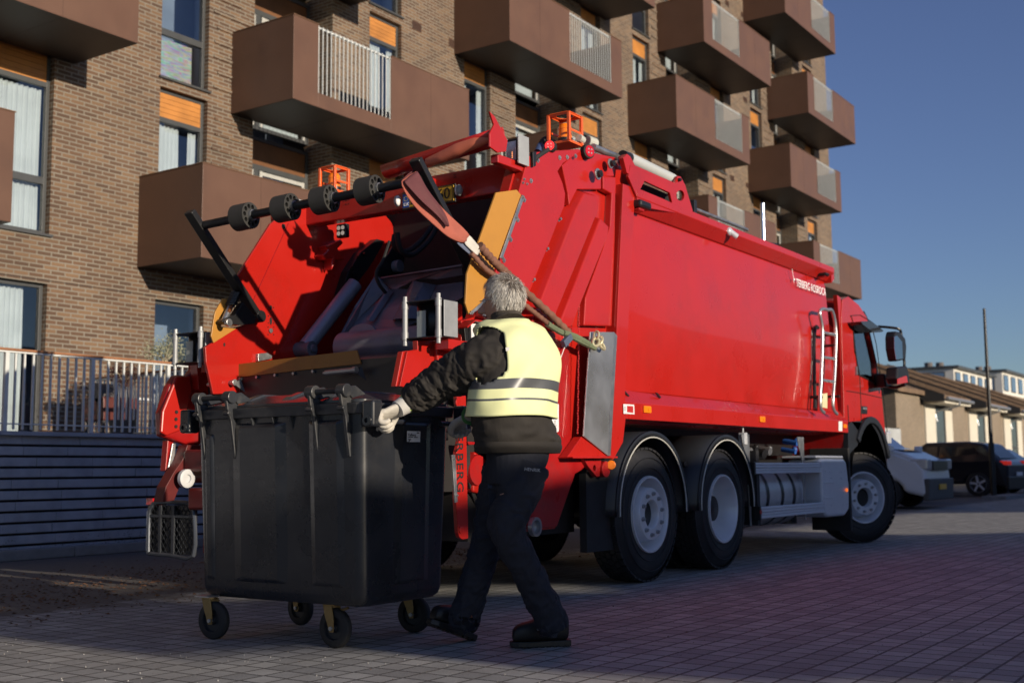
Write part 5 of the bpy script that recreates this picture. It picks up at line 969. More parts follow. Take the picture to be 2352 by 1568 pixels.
mm = xz(C1, [(680, 320), (708, 325), (735, 360), (742, 410), (738, 482), (690, 492), (676, 420), (674, 350)], yM); mr = plate('mirror', BLK, mm, yM-.02, yM+.10, bevel=.02, parent=cab)
MB().prism(xz(C1, [(683, 350), (700, 345), (728, 380), (732, 475), (694, 482), (684, 420)], yM-.03), 'y', yM-.024, yM-.021).build('mirror_glass', mat('mirror_glass', (.35, .42, .5), .03, 1), mr)
m2 = plate('mirror', BLK, xz(C1, [(690, 525), (745, 518), (755, 560), (760, 612), (700, 622), (686, 590)], yM), yM-.02, yM+.12, bevel=.02, parent=cab); plate('mirror_cap', RED, xz(C1, [(700, 590), (752, 572), (760, 612), (700, 622)], yM-.03), yM-.028, yM-.02, bevel=.006, parent=m2)
MB().tube([at(*C1(745, 622), 'y', yM), at(*C1(680, 640), 'y', 4.25), at(*C1(605, 625), 'y', 4.42)], .02, 8).build('mirror_arm', BLK, cab, smooth=True)
MB().prism(xz(C1, [(600, 560), (640, 575), (645, 640), (612, 640)], 4.35), 'y', 4.3, 4.44).build('mirror_foot', BLK, cab, bevel=.02)
ar = arch(13.98, .80, .60, .10, 2.55, 14); ao = [(13.15, 1.02), (13.17, 1.35), (13.3, 1.40), (13.7, 1.42), (14.0, 1.41), (14.25, 1.28), (14.45, 1.08), (14.60, .82)]
plate('wheel_arch', PLA, ar+ao, 4.405, 4.46, bevel=.02, parent=cab); plate('arch_flare', PLA, arch(13.98, .80, .60, .3, 2.5, 12)+list(reversed(arch(13.98, .80, .68, .3, 2.5, 12))), 4.375, 4.42, bevel=.012, parent=cab)
MB().grid(lambda u, v: (13.98+.60*math.cos(.05+3.0*u), 4.45+.6*v, .72+.60*math.sin(.05+3.0*u)), 16, 1).build('wheel_well', BLK, cab)
MB().box(13.13, 13.19, 4.40, 4.85, .18, 1.1).build('mud_flap', RUB, trk, bevel=.006)
MB().box(14.60, 14.72, 4.46, 6.9, .55, 1.0).build('bumper', BLK, cab, bevel=.02); q = at(*C1(672, 975), 'y', 4.5)
MB().box(14.70, 14.86, 4.42, 4.52, 1.17, 1.32).build('front_marker', CLR, cab, bevel=.02)
MB().box(14.3, 14.8, 4.5, 6.85, .3, .85).build('underbody', BLK, trk)
# ================================================================ WHEELED WASTE CONTAINER
BINM = mat('container_plastic', (.017, .019, .024), .28, 0, .12, 6, .010, 110, rvar=.06, coat=.15, dirt=(.06, .055, .05), damt=.22, dscale=9)
BIND = mat('container_plastic_worn', (.028, .030, .034), .32, 0, .15, 9, .02, 90, dirt=(.16, .15, .13), damt=.3, dscale=14)
bn = empty('waste_container', (4.75, 4.5, 0), 'dark grey four-wheeled waste container being pushed by the worker', 'waste container')
def rr(x0, x1, y0, y1, r, n=6):
    P = []
    for cx, cy, a in ((x1-r, y1-r, 0), (x0+r, y1-r, 90), (x0+r, y0+r, 180), (x1-r, y0+r, 270)):
        for i in range(n+1): t = R(a+90*i/n); P.append((cx+r*math.cos(t), cy+r*math.sin(t)))
    return P
def loft(mb, secs, caps=True):
    n = len(secs[0][1]); vs = [(x, y, z) for z, P in secs for x, y in P]; fs = [(k*n+i, k*n+(i+1) % n, (k+1)*n+(i+1) % n, (k+1)*n+i) for k in range(len(secs)-1) for i in range(n)]
    if caps: fs += [tuple(range(n-1, -1, -1)), tuple(range((len(secs)-1)*n, len(secs)*n))]
    return mb.add(vs, fs)
def bsec(t, ins=0): # t 0 bottom .. 1 top
    return rr(4.43-.035*t+ins, 5.085+.035*t-ins, 3.92-.02*t+ins, 5.085+.025*t-ins, .055)
mb = MB(); loft(mb, [(.225, bsec(0, .03)), (.245, bsec(0, .008)), (.28, bsec(.03))]+[(.3+.88*t, bsec(.03+.97*t)) for t in (.12, .25, .4, .55, .7, .85, 1)])
mb.build('body', BINM, bn, smooth=True)
# vertical ribs and panels pressed in the walls
rb = MB()
def vrib(face, c, wd, pr, z0=.30, z1=1.17):
    for i in range(1):
        t0, t1 = (z0-.3)/.88, (z1-.3)/.88
        if face == 'x': a0, a1 = 4.43-.035*t0, 4.43-.035*t1; rb.add([(a0+.004, c-wd/2, z0), (a0-pr, c-wd*.3, z0+.02), (a0-pr, c+wd*.3, z0+.02), (a0+.004, c+wd/2, z0), (a1+.004, c-wd/2, z1), (a1-pr, c-wd*.3, z1-.02), (a1-pr, c+wd*.3, z1-.02), (a1+.004, c+wd/2, z1)], [(0, 1, 5, 4), (1, 2, 6, 5), (2, 3, 7, 6), (0, 3, 2, 1), (4, 5, 6, 7)])
        else: a0, a1 = 3.92-.02*t0, 3.92-.02*t1; rb.add([(c-wd/2, a0+.004, z0), (c-wd*.3, a0-pr, z0+.02), (c+wd*.3, a0-pr, z0+.02), (c+wd/2, a0+.004, z0), (c-wd/2, a1+.004, z1), (c-wd*.3, a1-pr, z1-.02), (c+wd*.3, a1-pr, z1-.02), (c+wd/2, a1+.004, z1)], [(0, 1, 5, 4), (1, 2, 6, 5), (2, 3, 7, 6), (0, 3, 2, 1), (4, 5, 6, 7)])
vrib('x', 4.62, .44, .014, .31, 1.15); vrib('x', 4.14, .26, .012, .31, 1.15); vrib('y', 4.80, .32, .012, .31, 1.15); vrib('x', 5.0, .08, .012, .31, 1.1)
rb.build('wall_panels', BINM, bn, bevel=.01, seg=3)
# caster housings
for x, y in ((4.545, 4.055), (4.545, 4.90), (4.96, 4.90), (4.96, 4.055)):
    hs = MB().box(x-.075, x+.075, y-.10, y+.10, .225, .30)
    for i in range(5): hs.box(x-.079, x-.075, y-.09+i*.04, y-.075+i*.04, .23, .30)
    hs.build('caster_housing', BINM, bn, bevel=.006)
mb = MB(); loft(mb, [(1.172, rr(4.375, 5.145, 3.875, 5.125, .06)), (1.228, rr(4.368, 5.152, 3.868, 5.132, .06))]); mb.build('rim', BIND, bn, bevel=.006)
mb = MB(); loft(mb, [(1.232, rr(4.40, 5.13, 3.90, 5.10, .06)), (1.245, rr(4.40, 5.13, 3.90, 5.10, .06)), (1.275, rr(4.50, 5.06, 4.02, 4.98, .08)), (1.30, rr(4.58, 5.0, 4.12, 4.88, .1)), (1.305, rr(4.66, 4.94, 4.2, 4.8, .1))])
lid = mb.build('lid', mat('lid_plastic', (.035, .038, .044), .22, 0, .12, 6, .01, 60, dirt=(.12, .11, .10), damt=.25, dscale=8), bn, smooth=True)
lr = MB()
for y in (4.2, 4.5, 4.8): lr.prism([(4.43, 1.245), (4.5, 1.285), (4.58, 1.312), (4.98, 1.312), (5.05, 1.285), (5.05, 1.25)], 'y', y-.03, y+.03)
lr.build('lid_ribs', lid.data.materials[0], lid, bevel=.008)
ys = [at(u, 960, 'x', 4.36).y for u in (459, 528, 718, 790)]
for i, y in enumerate(ys):
    o = MB().prism([(4.41, 1.29), (4.345, 1.30), (4.325, 1.27), (4.335, 1.22), (4.36, 1.16), (4.395, .96), (4.415, .96)], 'y', y-.010, y+.010).build('lifting_lug', BIND, bn, bevel=.005)
    MB().cyl((4.355, y-.028, 1.287), (4.355, y+.028, 1.287), .034, 18).build('knuckle', BIND, o, bevel=.004); MB().prism([(4.34, 1.30), (4.42, 1.315), (4.50, 1.275), (4.40, 1.25)], 'y', y-.022, y-.006).build('hinge_arm', BIND, o, bevel=.004); MB().cyl((4.33, y-.03, 1.20), (4.33, y+.012, 1.20), .012, 10).build('stud', BIND, o, bevel=.002)
for a, b in ((0, 1), (2, 3)): MB().cyl((4.355, ys[a], 1.287), (4.355, ys[b], 1.287), .014, 14).build('hinge_rod', PLA, bn, smooth=True)
for u in (618, 602, 645, 585): pass
for u in ((700+370/1.2058)*.5742, (700+470/1.2058)*.5742, (700+555/1.2058)*.5742):
    y = at(u, 960, 'x', 4.38).y; MB().prism([(4.405, 1.172), (4.37, 1.172), (4.398, 1.10)], 'y', y-.006, y+.006).build('small_fin', BIND, bn, bevel=.002)
def bracket(x0, x1, y0, y1):
    o = MB().box(x0, x1, y0, y1, 1.105, 1.235).build('trunnion_bracket', BINM, bn, bevel=.012); return o
bracket(4.365, 4.44, 3.80, 3.872); bracket(5.10, 5.18, 3.80, 3.872); bracket(4.365, 4.44, 5.128, 5.21); bracket(5.10, 5.18, 5.128, 5.21)
for y in (3.835, 5.17):
    MB().cyl((4.40, y, 1.135), (4.64, y, 1.135), .0135, 12).build('hand_bar', BINM, bn, smooth=True); MB().lathe((4.355, y, 1.135), (1, 0, 0), [(0, .012), (0, .026), (.05, .026)], 18).build('trunnion', BINM, bn, smooth=True)
    MB().cyl((4.94, y, 1.135), (5.12, y, 1.135), .0135, 12).build('hand_bar', BINM, bn, smooth=True)
    MB().box(4.63, 4.65, min(y, 4.5) if y > 4.5 else y-.01, y+.01 if y > 4.5 else 3.9, 1.12, 1.18).build('bar_stay', BINM, bn) if y < 4.5 else None
st_ = xz(K4, [(603, 690), (770, 712), (768, 850), (602, 836)], 3.897); x0, x1, z0, z1 = st_[0][0], st_[1][0], st_[3][1], st_[0][1]-.004
sk = MB().add([(x0, 3.872, z0), (x1, 3.872, z0), (x1, 3.870, z1), (x0, 3.870, z1)], [(0, 1, 2, 3)]).build('address_sticker', WHT, bn)
text('6', .045, frame((x0+.006, 3.868, z1-.075), (1, 0, 0), (0, 0, 1)), INK, sk, ext=.0003); text('Kaffevej', .020, frame((x0+.006, 3.868, z1-.026), (1, 0, 0), (0, 0, 1)), INK, sk, ext=.0003)
lm = MB()
for a, b, z in ((.006, .045, z0+.022), (.055, .085, z0+.022), (.105, .135, z0+.022), (.006, .03, z0+.010)): lm.box(x0+a, min(x0+b, x1-.003), 3.868, 3.8685, z, z+.004)
lm.build('small_print', INK, sk)
MB().box(x1-.032, x1-.012, 3.868, 3.8685, z0+.045, z0+.05).build('print_bar', INK, sk)
ZN = mat('yellow_zinc', (.28, .20, .09), .35, .7, .15, 20, dirt=(.12, .09, .05), damt=.5, dscale=20)
def caster(x, y, a, brake):
    e = empty('caster', (x-bn.location.x, y-bn.location.y, 0)); e.parent = bn; c, s = math.cos(a), math.sin(a); ax = Vector((c, s, 0)); fw = Vector((-s, c, 0)); C0 = Vector((x, y, .10)); pv = C0+fw*.035+Vector((0, 0, .125))
    MB().lathe(C0-ax*.022, ax, [(0, .06), (0, .088), (.006, .097), (.012, .1), (.032, .1), (.038, .097), (.044, .088), (.044, .06)], 36).build('tyre', RUB, e, smooth=True)
    MB().lathe(C0-ax*.02, ax, [(0, .0), (.0, .02), (.012, .024), (.012, .056), (.0, .062), (.0, .072), (.04, .072), (.04, .062), (.028, .056), (.028, .024), (.04, .02), (.04, 0)], 36).build('wheel_centre', PLA, e, smooth=True)
    for sg in (-1, 1):
        o = C0+ax*sg*.03; P = [o-Vector((0, 0, .02))-fw*.012, o-Vector((0, 0, .02))+fw*.012, o+fw*.045+Vector((0, 0, .06)), o+fw*.06+Vector((0, 0, .115)), o+fw*.0+Vector((0, 0, .115)), o-fw*.014+Vector((0, 0, .04))]; d = ax*.004
        MB().add([p-d for p in P]+[p+d for p in P], [(0, 1, 2, 3, 4, 5), (11, 10, 9, 8, 7, 6)]+[(i, i+6, (i+1) % 6+6, (i+1) % 6) for i in range(6)]).build('fork_side', ZN, e, bevel=.002)
    MB().cyl(C0-ax*.045, C0+ax*.045, .011, 10).build('axle_bolt', STL, e, bevel=.002)
    MB().cyl(pv-Vector((0, 0, .015)), pv+Vector((0, 0, .0)), .042, 20).build('swivel', ZN, e, bevel=.003); MB().box(pv.x-.055, pv.x+.055, pv.y-.055, pv.y+.055, .224, .230).build('top_plate', STL, e)
    if brake: MB().tube([pv-Vector((0, 0, .03)), pv-Vector((0, 0, .035))-ax*0+fw*-.07, pv-Vector((0, 0, .02))-fw*.12], .007, 6).tube([pv-Vector((0, 0, .045))-fw*.03, pv-Vector((0, 0, .07))-fw*.08], .012, 6).build('brake_pedal', ZN, e)
caster(4.545, 4.20, 0, True); caster(4.44, 4.985, .1, False); caster(5.11, 5.0, -.1, False); caster(5.20, 4.22, .15, True)
# ================================================================ LIFTING SLING
sl = empty('lifting_sling', (6.3, 4.4, 2.2), 'orange and brown webbing sling hanging from the roller bar to a hook', 'sling')
WEB = mat('red_webbing', (.45, .12, .08), .75, 0, .12, 10, .02, 90); WEBD = mat('shaded_webbing', (.11, .03, .034), .8, 0, .15, 10, .02, 90); SLV = mat('brown_sleeve', (.19, .085, .055), .85, 0, .25, 12, .08, 40, dirt=(.08, .05, .03), damt=.5)  # WEBD: webbing in a darker tone that stands for its shaded parts
GRN = mat('green_webbing', (.13, .16, .09), .8, 0, .15, 10, .03, 60)
wv = WEB.node_tree; wn = node(wv, 'ShaderNodeTexWave', Scale=60, Distortion=.6); wb = node(wv, 'ShaderNodeBump', Strength=.7, Distance=.004); wv.links.new([n for n in wv.nodes if n.type == 'TEX_COORD'][0].outputs['Object'], wn.inputs[0]); wv.links.new(wn.outputs['Fac'], wb.inputs['Height']); wv.links.new(wb.outputs[0], wv.nodes['Principled BSDF'].inputs['Normal'])
def band(name, Lp, Rp, ys_, m, zz=T7, bow=.012):
    n = len(Lp); vs = []
    for k in range(n):
        a = at(*zz(*Lp[k]), 'y', ys_[k]); b = at(*zz(*Rp[k]), 'y', ys_[k])
        for j in range(7): t = j/6; q = a.lerp(b, t); q.y -= bow*math.sin(math.pi*t)*(1 if k % 2 else .6)+.006*math.sin(t*9+k); vs.append(q)
    o = MB().add(vs, [(k*7+j, k*7+j+1, (k+1)*7+j+1, (k+1)*7+j) for k in range(n-1) for j in range(6)]).build(name, m, sl, smooth=True); s = o.modifiers.new('u', 'SUBSURF'); s.levels = s.render_levels = 2; s = o.modifiers.new('s', 'SOLIDIFY'); s.thickness = .006; return o
band('webbing', [(158, 350), (185, 430), (255, 525), (335, 592), (405, 652), (472, 712), (558, 745)], [(262, 285), (296, 350), (348, 430), (425, 522), (492, 590), (545, 640), (592, 690)], (4.52, 4.50, 4.46, 4.42, 4.39, 4.37, 4.355), WEB)
band('webbing', [(230, 520), (330, 590), (410, 665), (512, 742)], [(330, 500), (430, 590), (500, 660), (570, 730)], (4.50, 4.46, 4.42, 4.38), WEBD)
band('webbing', [(158, 352), (175, 330), (240, 290)], [(240, 350), (265, 320), (268, 282)], (4.54, 4.60, 4.66), WEBD, bow=-.01)
band('webbing', [(176, 352), (215, 395), (290, 480), (372, 545), (425, 600), (452, 640)], [(264, 284), (302, 350), (352, 430), (410, 500), (448, 570), (462, 625)], (4.50, 4.465, 4.425, 4.385, 4.365, 4.355), WEBD, bow=.012)  # overlay strip, shade on the upper band put in as dark colour
band('stitched_end', [(556, 742), (600, 785), (640, 820)], [(590, 688), (635, 735), (672, 775)], (4.355, 4.35, 4.345), mat('white_webbing', (.55, .53, .48), .8, 0, .1, 12, .03, 50)); band('stitched_end', [(508, 740), (545, 775), (592, 812)], [(545, 728), (580, 760), (610, 785)], (4.375, 4.37, 4.365), mat('slate_webbing', (.10, .12, .18), .8))
def crink(pts, r, y, name, m, amp=.16, n=14, flat=None):
    P = [at(*T7(*p), 'y', yy) for p, yy in zip(pts, y)]; Q = []; sub = 22
    for i in range(len(P)-1):
        for k in range(sub):
            t = k/sub; p0, p1, p2, p3 = P[max(0, i-1)], P[i], P[i+1], P[min(len(P)-1, i+2)]; Q.append(.5*((2*p1)+(-p0+p2)*t+(2*p0-5*p1+4*p2-p3)*t*t+(-p0+3*p1-3*p2+p3)*t**3))
    Q.append(P[-1]); rs = [(r*(1+amp*math.sin(i*1.35+math.sin(i*.37)*2)), r*(1+amp*math.cos(i*1.1+1))*.85) for i in range(len(Q))]
    return MB().tube(Q, rs, n, 1).build(name, m, sl, smooth=True)
crink([(655, 755), (740, 850), (830, 935), (925, 1030), (1090, 1180), (1215, 1305)], .031, (4.34, 4.33, 4.33, 4.34, 4.36, 4.37), 'sleeve', SLV)
crink([(600, 800), (690, 900), (770, 960), (920, 1110), (1010, 1185), (1085, 1245)], .021, (4.36, 4.36, 4.36, 4.37, 4.37, 4.37), 'sleeve', SLV, .12)
crink([(1078, 1245), (1150, 1290), (1230, 1325), (1310, 1365), (1375, 1395)], .026, (4.365, 4.355, 4.35, 4.35, 4.35), 'green_strap', GRN, .05, 8)
crink([(1180, 1300), (1260, 1325), (1340, 1370)], .022, (4.34, 4.34, 4.34), 'green_strap', GRN, .04, 8)
CH = mat('yellowed_steel', (.55, .50, .32), .4, .4, .2, 20)
def link(c, d1, d2, a=.034, b=.02, r_=.008):
    c = Vector(c); d1 = Vector(d1).normalized(); d2 = Vector(d2).normalized(); MB().tube([c+d1*a*math.cos(t)+d2*b*math.sin(t) for t in [i*2*math.pi/18 for i in range(19)]], r_, 8, 1).build('hook_link', CH, sl, smooth=True)
h0 = at(*T7(1385, 1360), 'y', 4.34); link(h0, (1, 0, .4), (0, .3, 1), .045, .03, .011); link(h0+Vector((.055, -.0, .01)), (.6, 0, 1), (0, 1, 0), .04, .022, .010); link(h0+Vector((.10, .01, -.015)), (1, 0, -.3), (0, .4, 1), .042, .03, .011); link(h0+Vector((.01, 0, .05)), (.2, 0, 1), (0, 1, 0), .03, .02, .009)
MB().cyl(at(*T7(1205, 1350), 'y', 4.35), at(1257, 905, 'y', 4.35), .0035, 6).build('pull_cord', WHT, sl); MB().obox(at(*T7(1180, 1375), 'y', 4.33), at(*T7(1225, 1325), 'y', 4.33), .05, .035, (0, 1, 0)).build('clamp', mat('blue_clamp', (.12, .15, .22), .4, .3), sl, bevel=.004)
P = [at(*T7(a, b), 'x', 6.25)+Vector((0, 0, .012)) for a, b in ((330, 245), (420, 210), (530, 160), (640, 118), (735, 92))]; MB().tube(P, [(.03, .03), (.055, .04), (.062, .045), (.05, .04), (.02, .02)], 16, 6).build('stowed_webbing', mat('faded_webbing', (.62, .16, .09), .75, 0, .12, 8, .03, 70), sl, smooth=True)
MB().prism([(6.08, 1.86), (6.12, 1.86), (6.12, 1.9)], 'y', 4.4, 4.41).build('x', STL, sl) if False else None
# ================================================================ WORKER
from mathutils import noise
pe = empty('person', (4.95, 3.4, 0), 'worker with grey hair in yellow vest, dark jacket and trousers pushing the container', 'person')
SKIN = mat('skin', (.48, .25, .17), .5, 0, .08, 20, .01, 120, spec=.4); JAC = mat('jacket_cloth', (.019, .016, .0135), .85, 0, .18, 14, .05, 130); TRO = mat('trouser_cloth', (.008, .010, .019), .85, 0, .2, 14, .05, 130)
VES = mat('hi_vis_fabric', (.72, .75, .40), .7, 0, .05, 10, .02, 50); REFL = mat('reflective_tape', (.10, .105, .11), .4, .2, .06, 10); GLV = mat('glove_leather', (.50, .47, .41), .75, 0, .18, 18, .04, 60, dirt=(.2, .17, .13), damt=.35); GRC = mat('green_cuff', (.10, .34, .10), .7, 0, .1, 10); LIM = mat('lime_cuff', (.42, .52, .15), .7, 0, .1, 10)
BOOT = mat('boot_leather', (.012, .011, .010), .5, 0, .3, 20, .03, 60); HAIR1 = mat('grey_hair', (.58, .55, .50), .5, 0, .2, 30, spec=.5); HAIR2 = mat('dark_hair', (.13, .105, .085), .55, 0, .2, 30)
def cr(P, sub):
    Q = []
    for i in range(len(P)-1):
        p0, p1, p2, p3 = P[max(0, i-1)], P[i], P[i+1], P[min(len(P)-1, i+2)]
        for k in range(sub): t = k/sub; Q.append(.5*((2*p1)+(-p0+p2)*t+(2*p0-5*p1+4*p2-p3)*t*t+(-p0+3*p1-3*p2+p3)*t**3))
    Q.append(P[-1]); return Q
def limb(mb, pts, rad, sub=10, n=28, wr=0, wf=40, ax=(1, 0, 0), seed=0, diag=1.2, level=False):
    P = cr([Vector(p) for p in pts], sub); rr_ = cr([Vector((*(r if isinstance(r, tuple) else (r, r)), 0)) for r in rad], sub)
    a = Vector(ax); vs = []; s = 0
    for i, p in enumerate(P):
        d = Vector((0, 0, -1)) if level else (P[min(i+1, len(P)-1)]-P[max(i-1, 0)]).normalized(); s += (P[i]-P[i-1]).length if i else 0
        a = (a-d*a.dot(d)).normalized(); b = d.cross(a)
        for k in range(n):
            t = 2*math.pi*k/n; w_ = 0
            if wr: nz_ = noise.noise(Vector((math.cos(t)*1.3+seed, math.sin(t)*1.3, s*wf*.35))); n2_ = noise.noise(Vector((math.cos(t)*2.2+seed, math.sin(t)*2.2+s*9, s*14))); w_ = wr*(math.sin(s*wf*(1+.25*nz_)+diag*math.sin(t*1.0+seed)+5*nz_)*.38*(.4+abs(n2_)*2)+nz_*.8+n2_*.55)
            vs.append(p+a*math.cos(t)*(rr_[i].x+w_)+b*math.sin(t)*(rr_[i].y+w_))
    m = len(P); mb.add(vs, [(k*n+i, k*n+(i+1) % n, (k+1)*n+(i+1) % n, (k+1)*n+i) for k in range(m-1) for i in range(n)]+[tuple(range(n-1, -1, -1)), tuple(range((m-1)*n, m*n))]); return mb
def A(u, v, y): return at(u, v, 'y', y)
# torso stations: (u, v, depth plane, half width, half depth)
TS = [(1166, 738, 3.34, .10, .085), (1174, 754, 3.33, .195, .118), (1184, 786, 3.30, .232, .145), (1190, 850, 3.28, .245, .165), (1176, 925, 3.29, .248, .170), (1182, 985, 3.30, .262, .178), (1190, 1010, 3.30, .270, .176), (1194, 1038, 3.31, .268, .168)]
shL, elL, wrL = A(1142, 808, 3.28), A(1024, 868, 3.56), A(946, 919, 3.74)
shR, elR, wrR = A(1228, 790, 3.20)+Vector((.10, .10, 0)), Vector((5.20, 3.50, 1.20)), A(1080, 955, 3.70)
hipL, knL, anL = A(1158, 1070, 3.36), A(1126, 1218, 3.50), A(1069, 1412, 3.64)
hipR, knR, anR = A(1208, 1065, 3.24), A(1166, 1215, 3.29), A(1264, 1422, 3.19)
neck, head = A(1160, 732, 3.36), A(1152, 690, 3.385)
# continuous body inside the clothes
mb = MB()
limb(mb, [A(u, v, y) for u, v, y, a, b in TS[1:]], [(a*.8, b*.75) for *_, a, b in TS[1:]], 6, level=True)
limb(mb, [A(1170, 765, 3.34), neck, A(1152, 700, 3.375)], [.075, .062, .06], 6)
limb(mb, [head+Vector((0, 0, -.10)), head+Vector((0, .005, -.07)), head+Vector((0, 0, -.02)), head+Vector((0, -.005, .04)), head+Vector((0, -.005, .085)), head+Vector((0, 0, .108))], [(.045, .06), (.062, .082), (.073, .093), (.076, .096), (.058, .075), (.02, .03)], 6)
fd = Vector((-.35, .94, -.18)).normalized(); fs_ = Vector((-fd.y, fd.x, 0)).normalized()
limb(mb, [head+fd*.085+Vector((0, 0, .01)), head+fd*.105+Vector((0, 0, -.018)), head+fd*.115+Vector((0, 0, -.032)), head+fd*.09+Vector((0, 0, -.04))], [.008, .012, .016, .01], 4, 10)
limb(mb, [head+fd*.06+Vector((0, 0, -.10)), head+fd*.085+Vector((0, 0, -.092))], [.03, .02], 4, 10)
for sg in (-1, 1):
    e0 = head+fs_*sg*.074+Vector((0, 0, -.012)); mb.ball(e0, (.012, .02, .032), 10, 8)
for P_, r_ in (([shL, elL, wrL], (.05, .042, .03)), ([shR, elR, wrR], (.05, .042, .03)), ([hipL, knL, anL], (.085, .06, .042)), ([hipR, knR, anR], (.085, .06, .042))): limb(mb, P_, r_, 8, 16)
mb.build('body', SKIN, pe, remesh=.007)
face = MB()
for sg in (-1, 1): face.ball(head+fd*.083+fs_*sg*.03+Vector((0, 0, .012)), .012, 10, 8)
face.build('eyes', WHT, pe, smooth=True); MB().tube([head+fd*.088-fs_*.024+Vector((0, 0, -.062)), head+fd*.095+Vector((0, 0, -.063)), head+fd*.088+fs_*.024+Vector((0, 0, -.062))], .005, 8).build('mouth', mat('lips', (.35, .12, .10), .5), pe, smooth=True)
# jacket
mb = MB(); limb(mb, [A(u, v, y) for u, v, y, a, b in TS], [(a, b) for *_, a, b in TS], 10, 56, .013, 30, seed=3, level=True)
limb(mb, [shL+Vector((.10, .01, -.06)), shL+Vector((.035, .012, -.02)), shL.lerp(elL, .25), shL.lerp(elL, .6), elL, elL.lerp(wrL, .55), wrL, wrL+(wrL-elL).normalized()*.02], [.05, .098, .118, .112, .100, .088, .072, .062], 16, 38, .017, 70, seed=1, diag=1.9)
limb(mb, [shR+Vector((-.10, .03, -.07)), shR, shR.lerp(elR, .5), elR, elR.lerp(wrR, .6), wrR], [.04, .085, .088, .080, .066, .058], 12, 26, .008, 70, seed=2)
mb.build('jacket', JAC, pe, remesh=.0055)
limb(MB(), [A(1166, 748, 3.335), A(1163, 735, 3.35), A(1162, 722, 3.355)], [(.095, .10), (.078, .085), (.074, .08)], 6, 30, .002, 60).build('collar', mat('fleece_collar', (.055, .045, .034), .95, 0, .3, 60, .1, 160), pe, smooth=True)
hem = limb(MB(), [A(1190, 1016, 3.30), A(1192, 1028, 3.30), A(1194, 1041, 3.31)], [(.274, .182), (.276, .182), (.266, .170)], 5, 48, .008, 30, level=True).build('jacket_hem', JAC, pe, smooth=True)
# vest: shell of cells over the torso, open at the arms
SP = cr([Vector((*A(u, v, y), )) for u, v, y, a, b in TS[:6]], 14); SR = cr([Vector((a, b, 0)) for *_, a, b in TS[:6]], 14)
NV, NA = len(SP), 96
def vp(i, k, off=.024):
    p = SP[i]; t = 2*math.pi*k/NA; w_ = .004*math.sin(t*7+i*.23)+.005*math.sin(i*.33+3*math.sin(t*1.5))*(i/NV)+.009*noise.noise(Vector((math.cos(t)*2, math.sin(t)*2, i*.09))); fl_ = .010*max(0, (i-52)/16)
    return Vector((p.x+math.cos(t)*(SR[i].x+off+w_+fl_), p.y+math.sin(t)*(SR[i].y+off+w_+fl_), p.z+.004*math.sin(t*3+1)))
vs = [vp(i, k, .024+.014*max(0, 1-i/26)) for i in range(NV) for k in range(NA)]; fsx = []; mi = []
for i in range(1, NV-8):
    f_ = i/NV
    for k in range(NA):
        t = 2*math.pi*(k+.5)/NA; c_ = (abs(math.cos(t)) if (math.cos(t) < 0 or math.sin(t) > 0) else abs(math.cos(t))*.86); z_ = SP[i].z
        def ease(a, b, x): x = min(1, max(0, (x-a)/(b-a))); return x*x*(3-2*x)
        lim = 1.02-.15*ease(.18, .34, f_)+.15*ease(.60, .70, f_)
        
        if c_ > lim and math.cos(t) < 0: continue
        if math.cos(t) > .8 and math.sin(t) > 0 and .2 < f_ < .7: continue
        u_, v_, _ = proj(SP[i]); m_ = 0
        if 874 < v_ < 896: m_ = 1
        elif 915 < v_ < 925: m_ = 1
        fsx.append((i*NA+k, i*NA+(k+1) % NA, (i+1)*NA+(k+1) % NA, (i+1)*NA+k)); mi.append(m_)
vb = MB(); vb.v = vs; vb.f = fsx; vb.mi = mi; o = vb.build('hi_vis_vest', [VES, REFL], pe, smooth=True); s = o.modifiers.new('w', 'SMOOTH'); s.factor = .5; s.iterations = 2; s = o.modifiers.new('s', 'SOLIDIFY'); s.thickness = .005
# shoulder straps of the vest
for sx, sg in (((1122, 752), -1), ((1212, 752), 1)):
    pass
q = A(1185, 800, 3.2)
MB().add([shL+Vector((-.052, -.085, .012)), shL+Vector((-.006, -.107, .020)), shL+Vector((-.003, -.108, .004)), shL+Vector((-.05, -.087, -.006))], [(0, 1, 2, 3)]).build('sleeve_patch', mat('silver_patch', (.4, .4, .4), .5), pe)
# trousers
mb = MB(); limb(mb, [A(1190, 1020, 3.30), A(1188, 1060, 3.30), A(1176, 1110, 3.31)], [(.19, .14), (.18, .14), (.13, .12)], 6, 30, level=True)
limb(mb, [hipL, hipL.lerp(knL, .5), knL, knL.lerp(anL, .5), anL, anL+Vector((0, .0, -.01))], [.105, .100, .086, .076, .078, .084], 16, 34, .012, 48, seed=5, diag=2)
limb(mb, [hipR, hipR.lerp(knR, .5), knR, knR.lerp(anR, .5), anR, anR+Vector((.005, -.0, -.012))], [.115, .106, .088, .078, .080, .086], 16, 34, .012, 48, seed=6, diag=2)
mb.build('trousers', TRO, pe, remesh=.0055)
def onleg(u, v, off=.0): # point on the camera side of the leg
    p = A(u, v, 3.28); d = ray(u, v).normalized(); return p-d*off
d0 = ray(1140, 1150).normalized(); rt = cam_r
def patch(u0, u1, v0, v1, dist, name, m, bev=.006, th=.018):
    f = lambda u, v: Vector((0, 0, CAMH))+ray(u, v).normalized()*dist
    P = [f(u0, v1), f(u1, v1), f(u1, v0), f(u0, v0)]; n_ = ray((u0+u1)/2, (v0+v1)/2).normalized(); return MB().add(P+[p+n_*th for p in P], [(0, 1, 2, 3), (7, 6, 5, 4), (0, 4, 5, 1), (1, 5, 6, 2), (2, 6, 7, 3), (3, 7, 4, 0)]).build(name, m, pe, bevel=bev)
dl = (hipL.lerp(knL, .45)-Vector((0, 0, CAMH))).length-.12
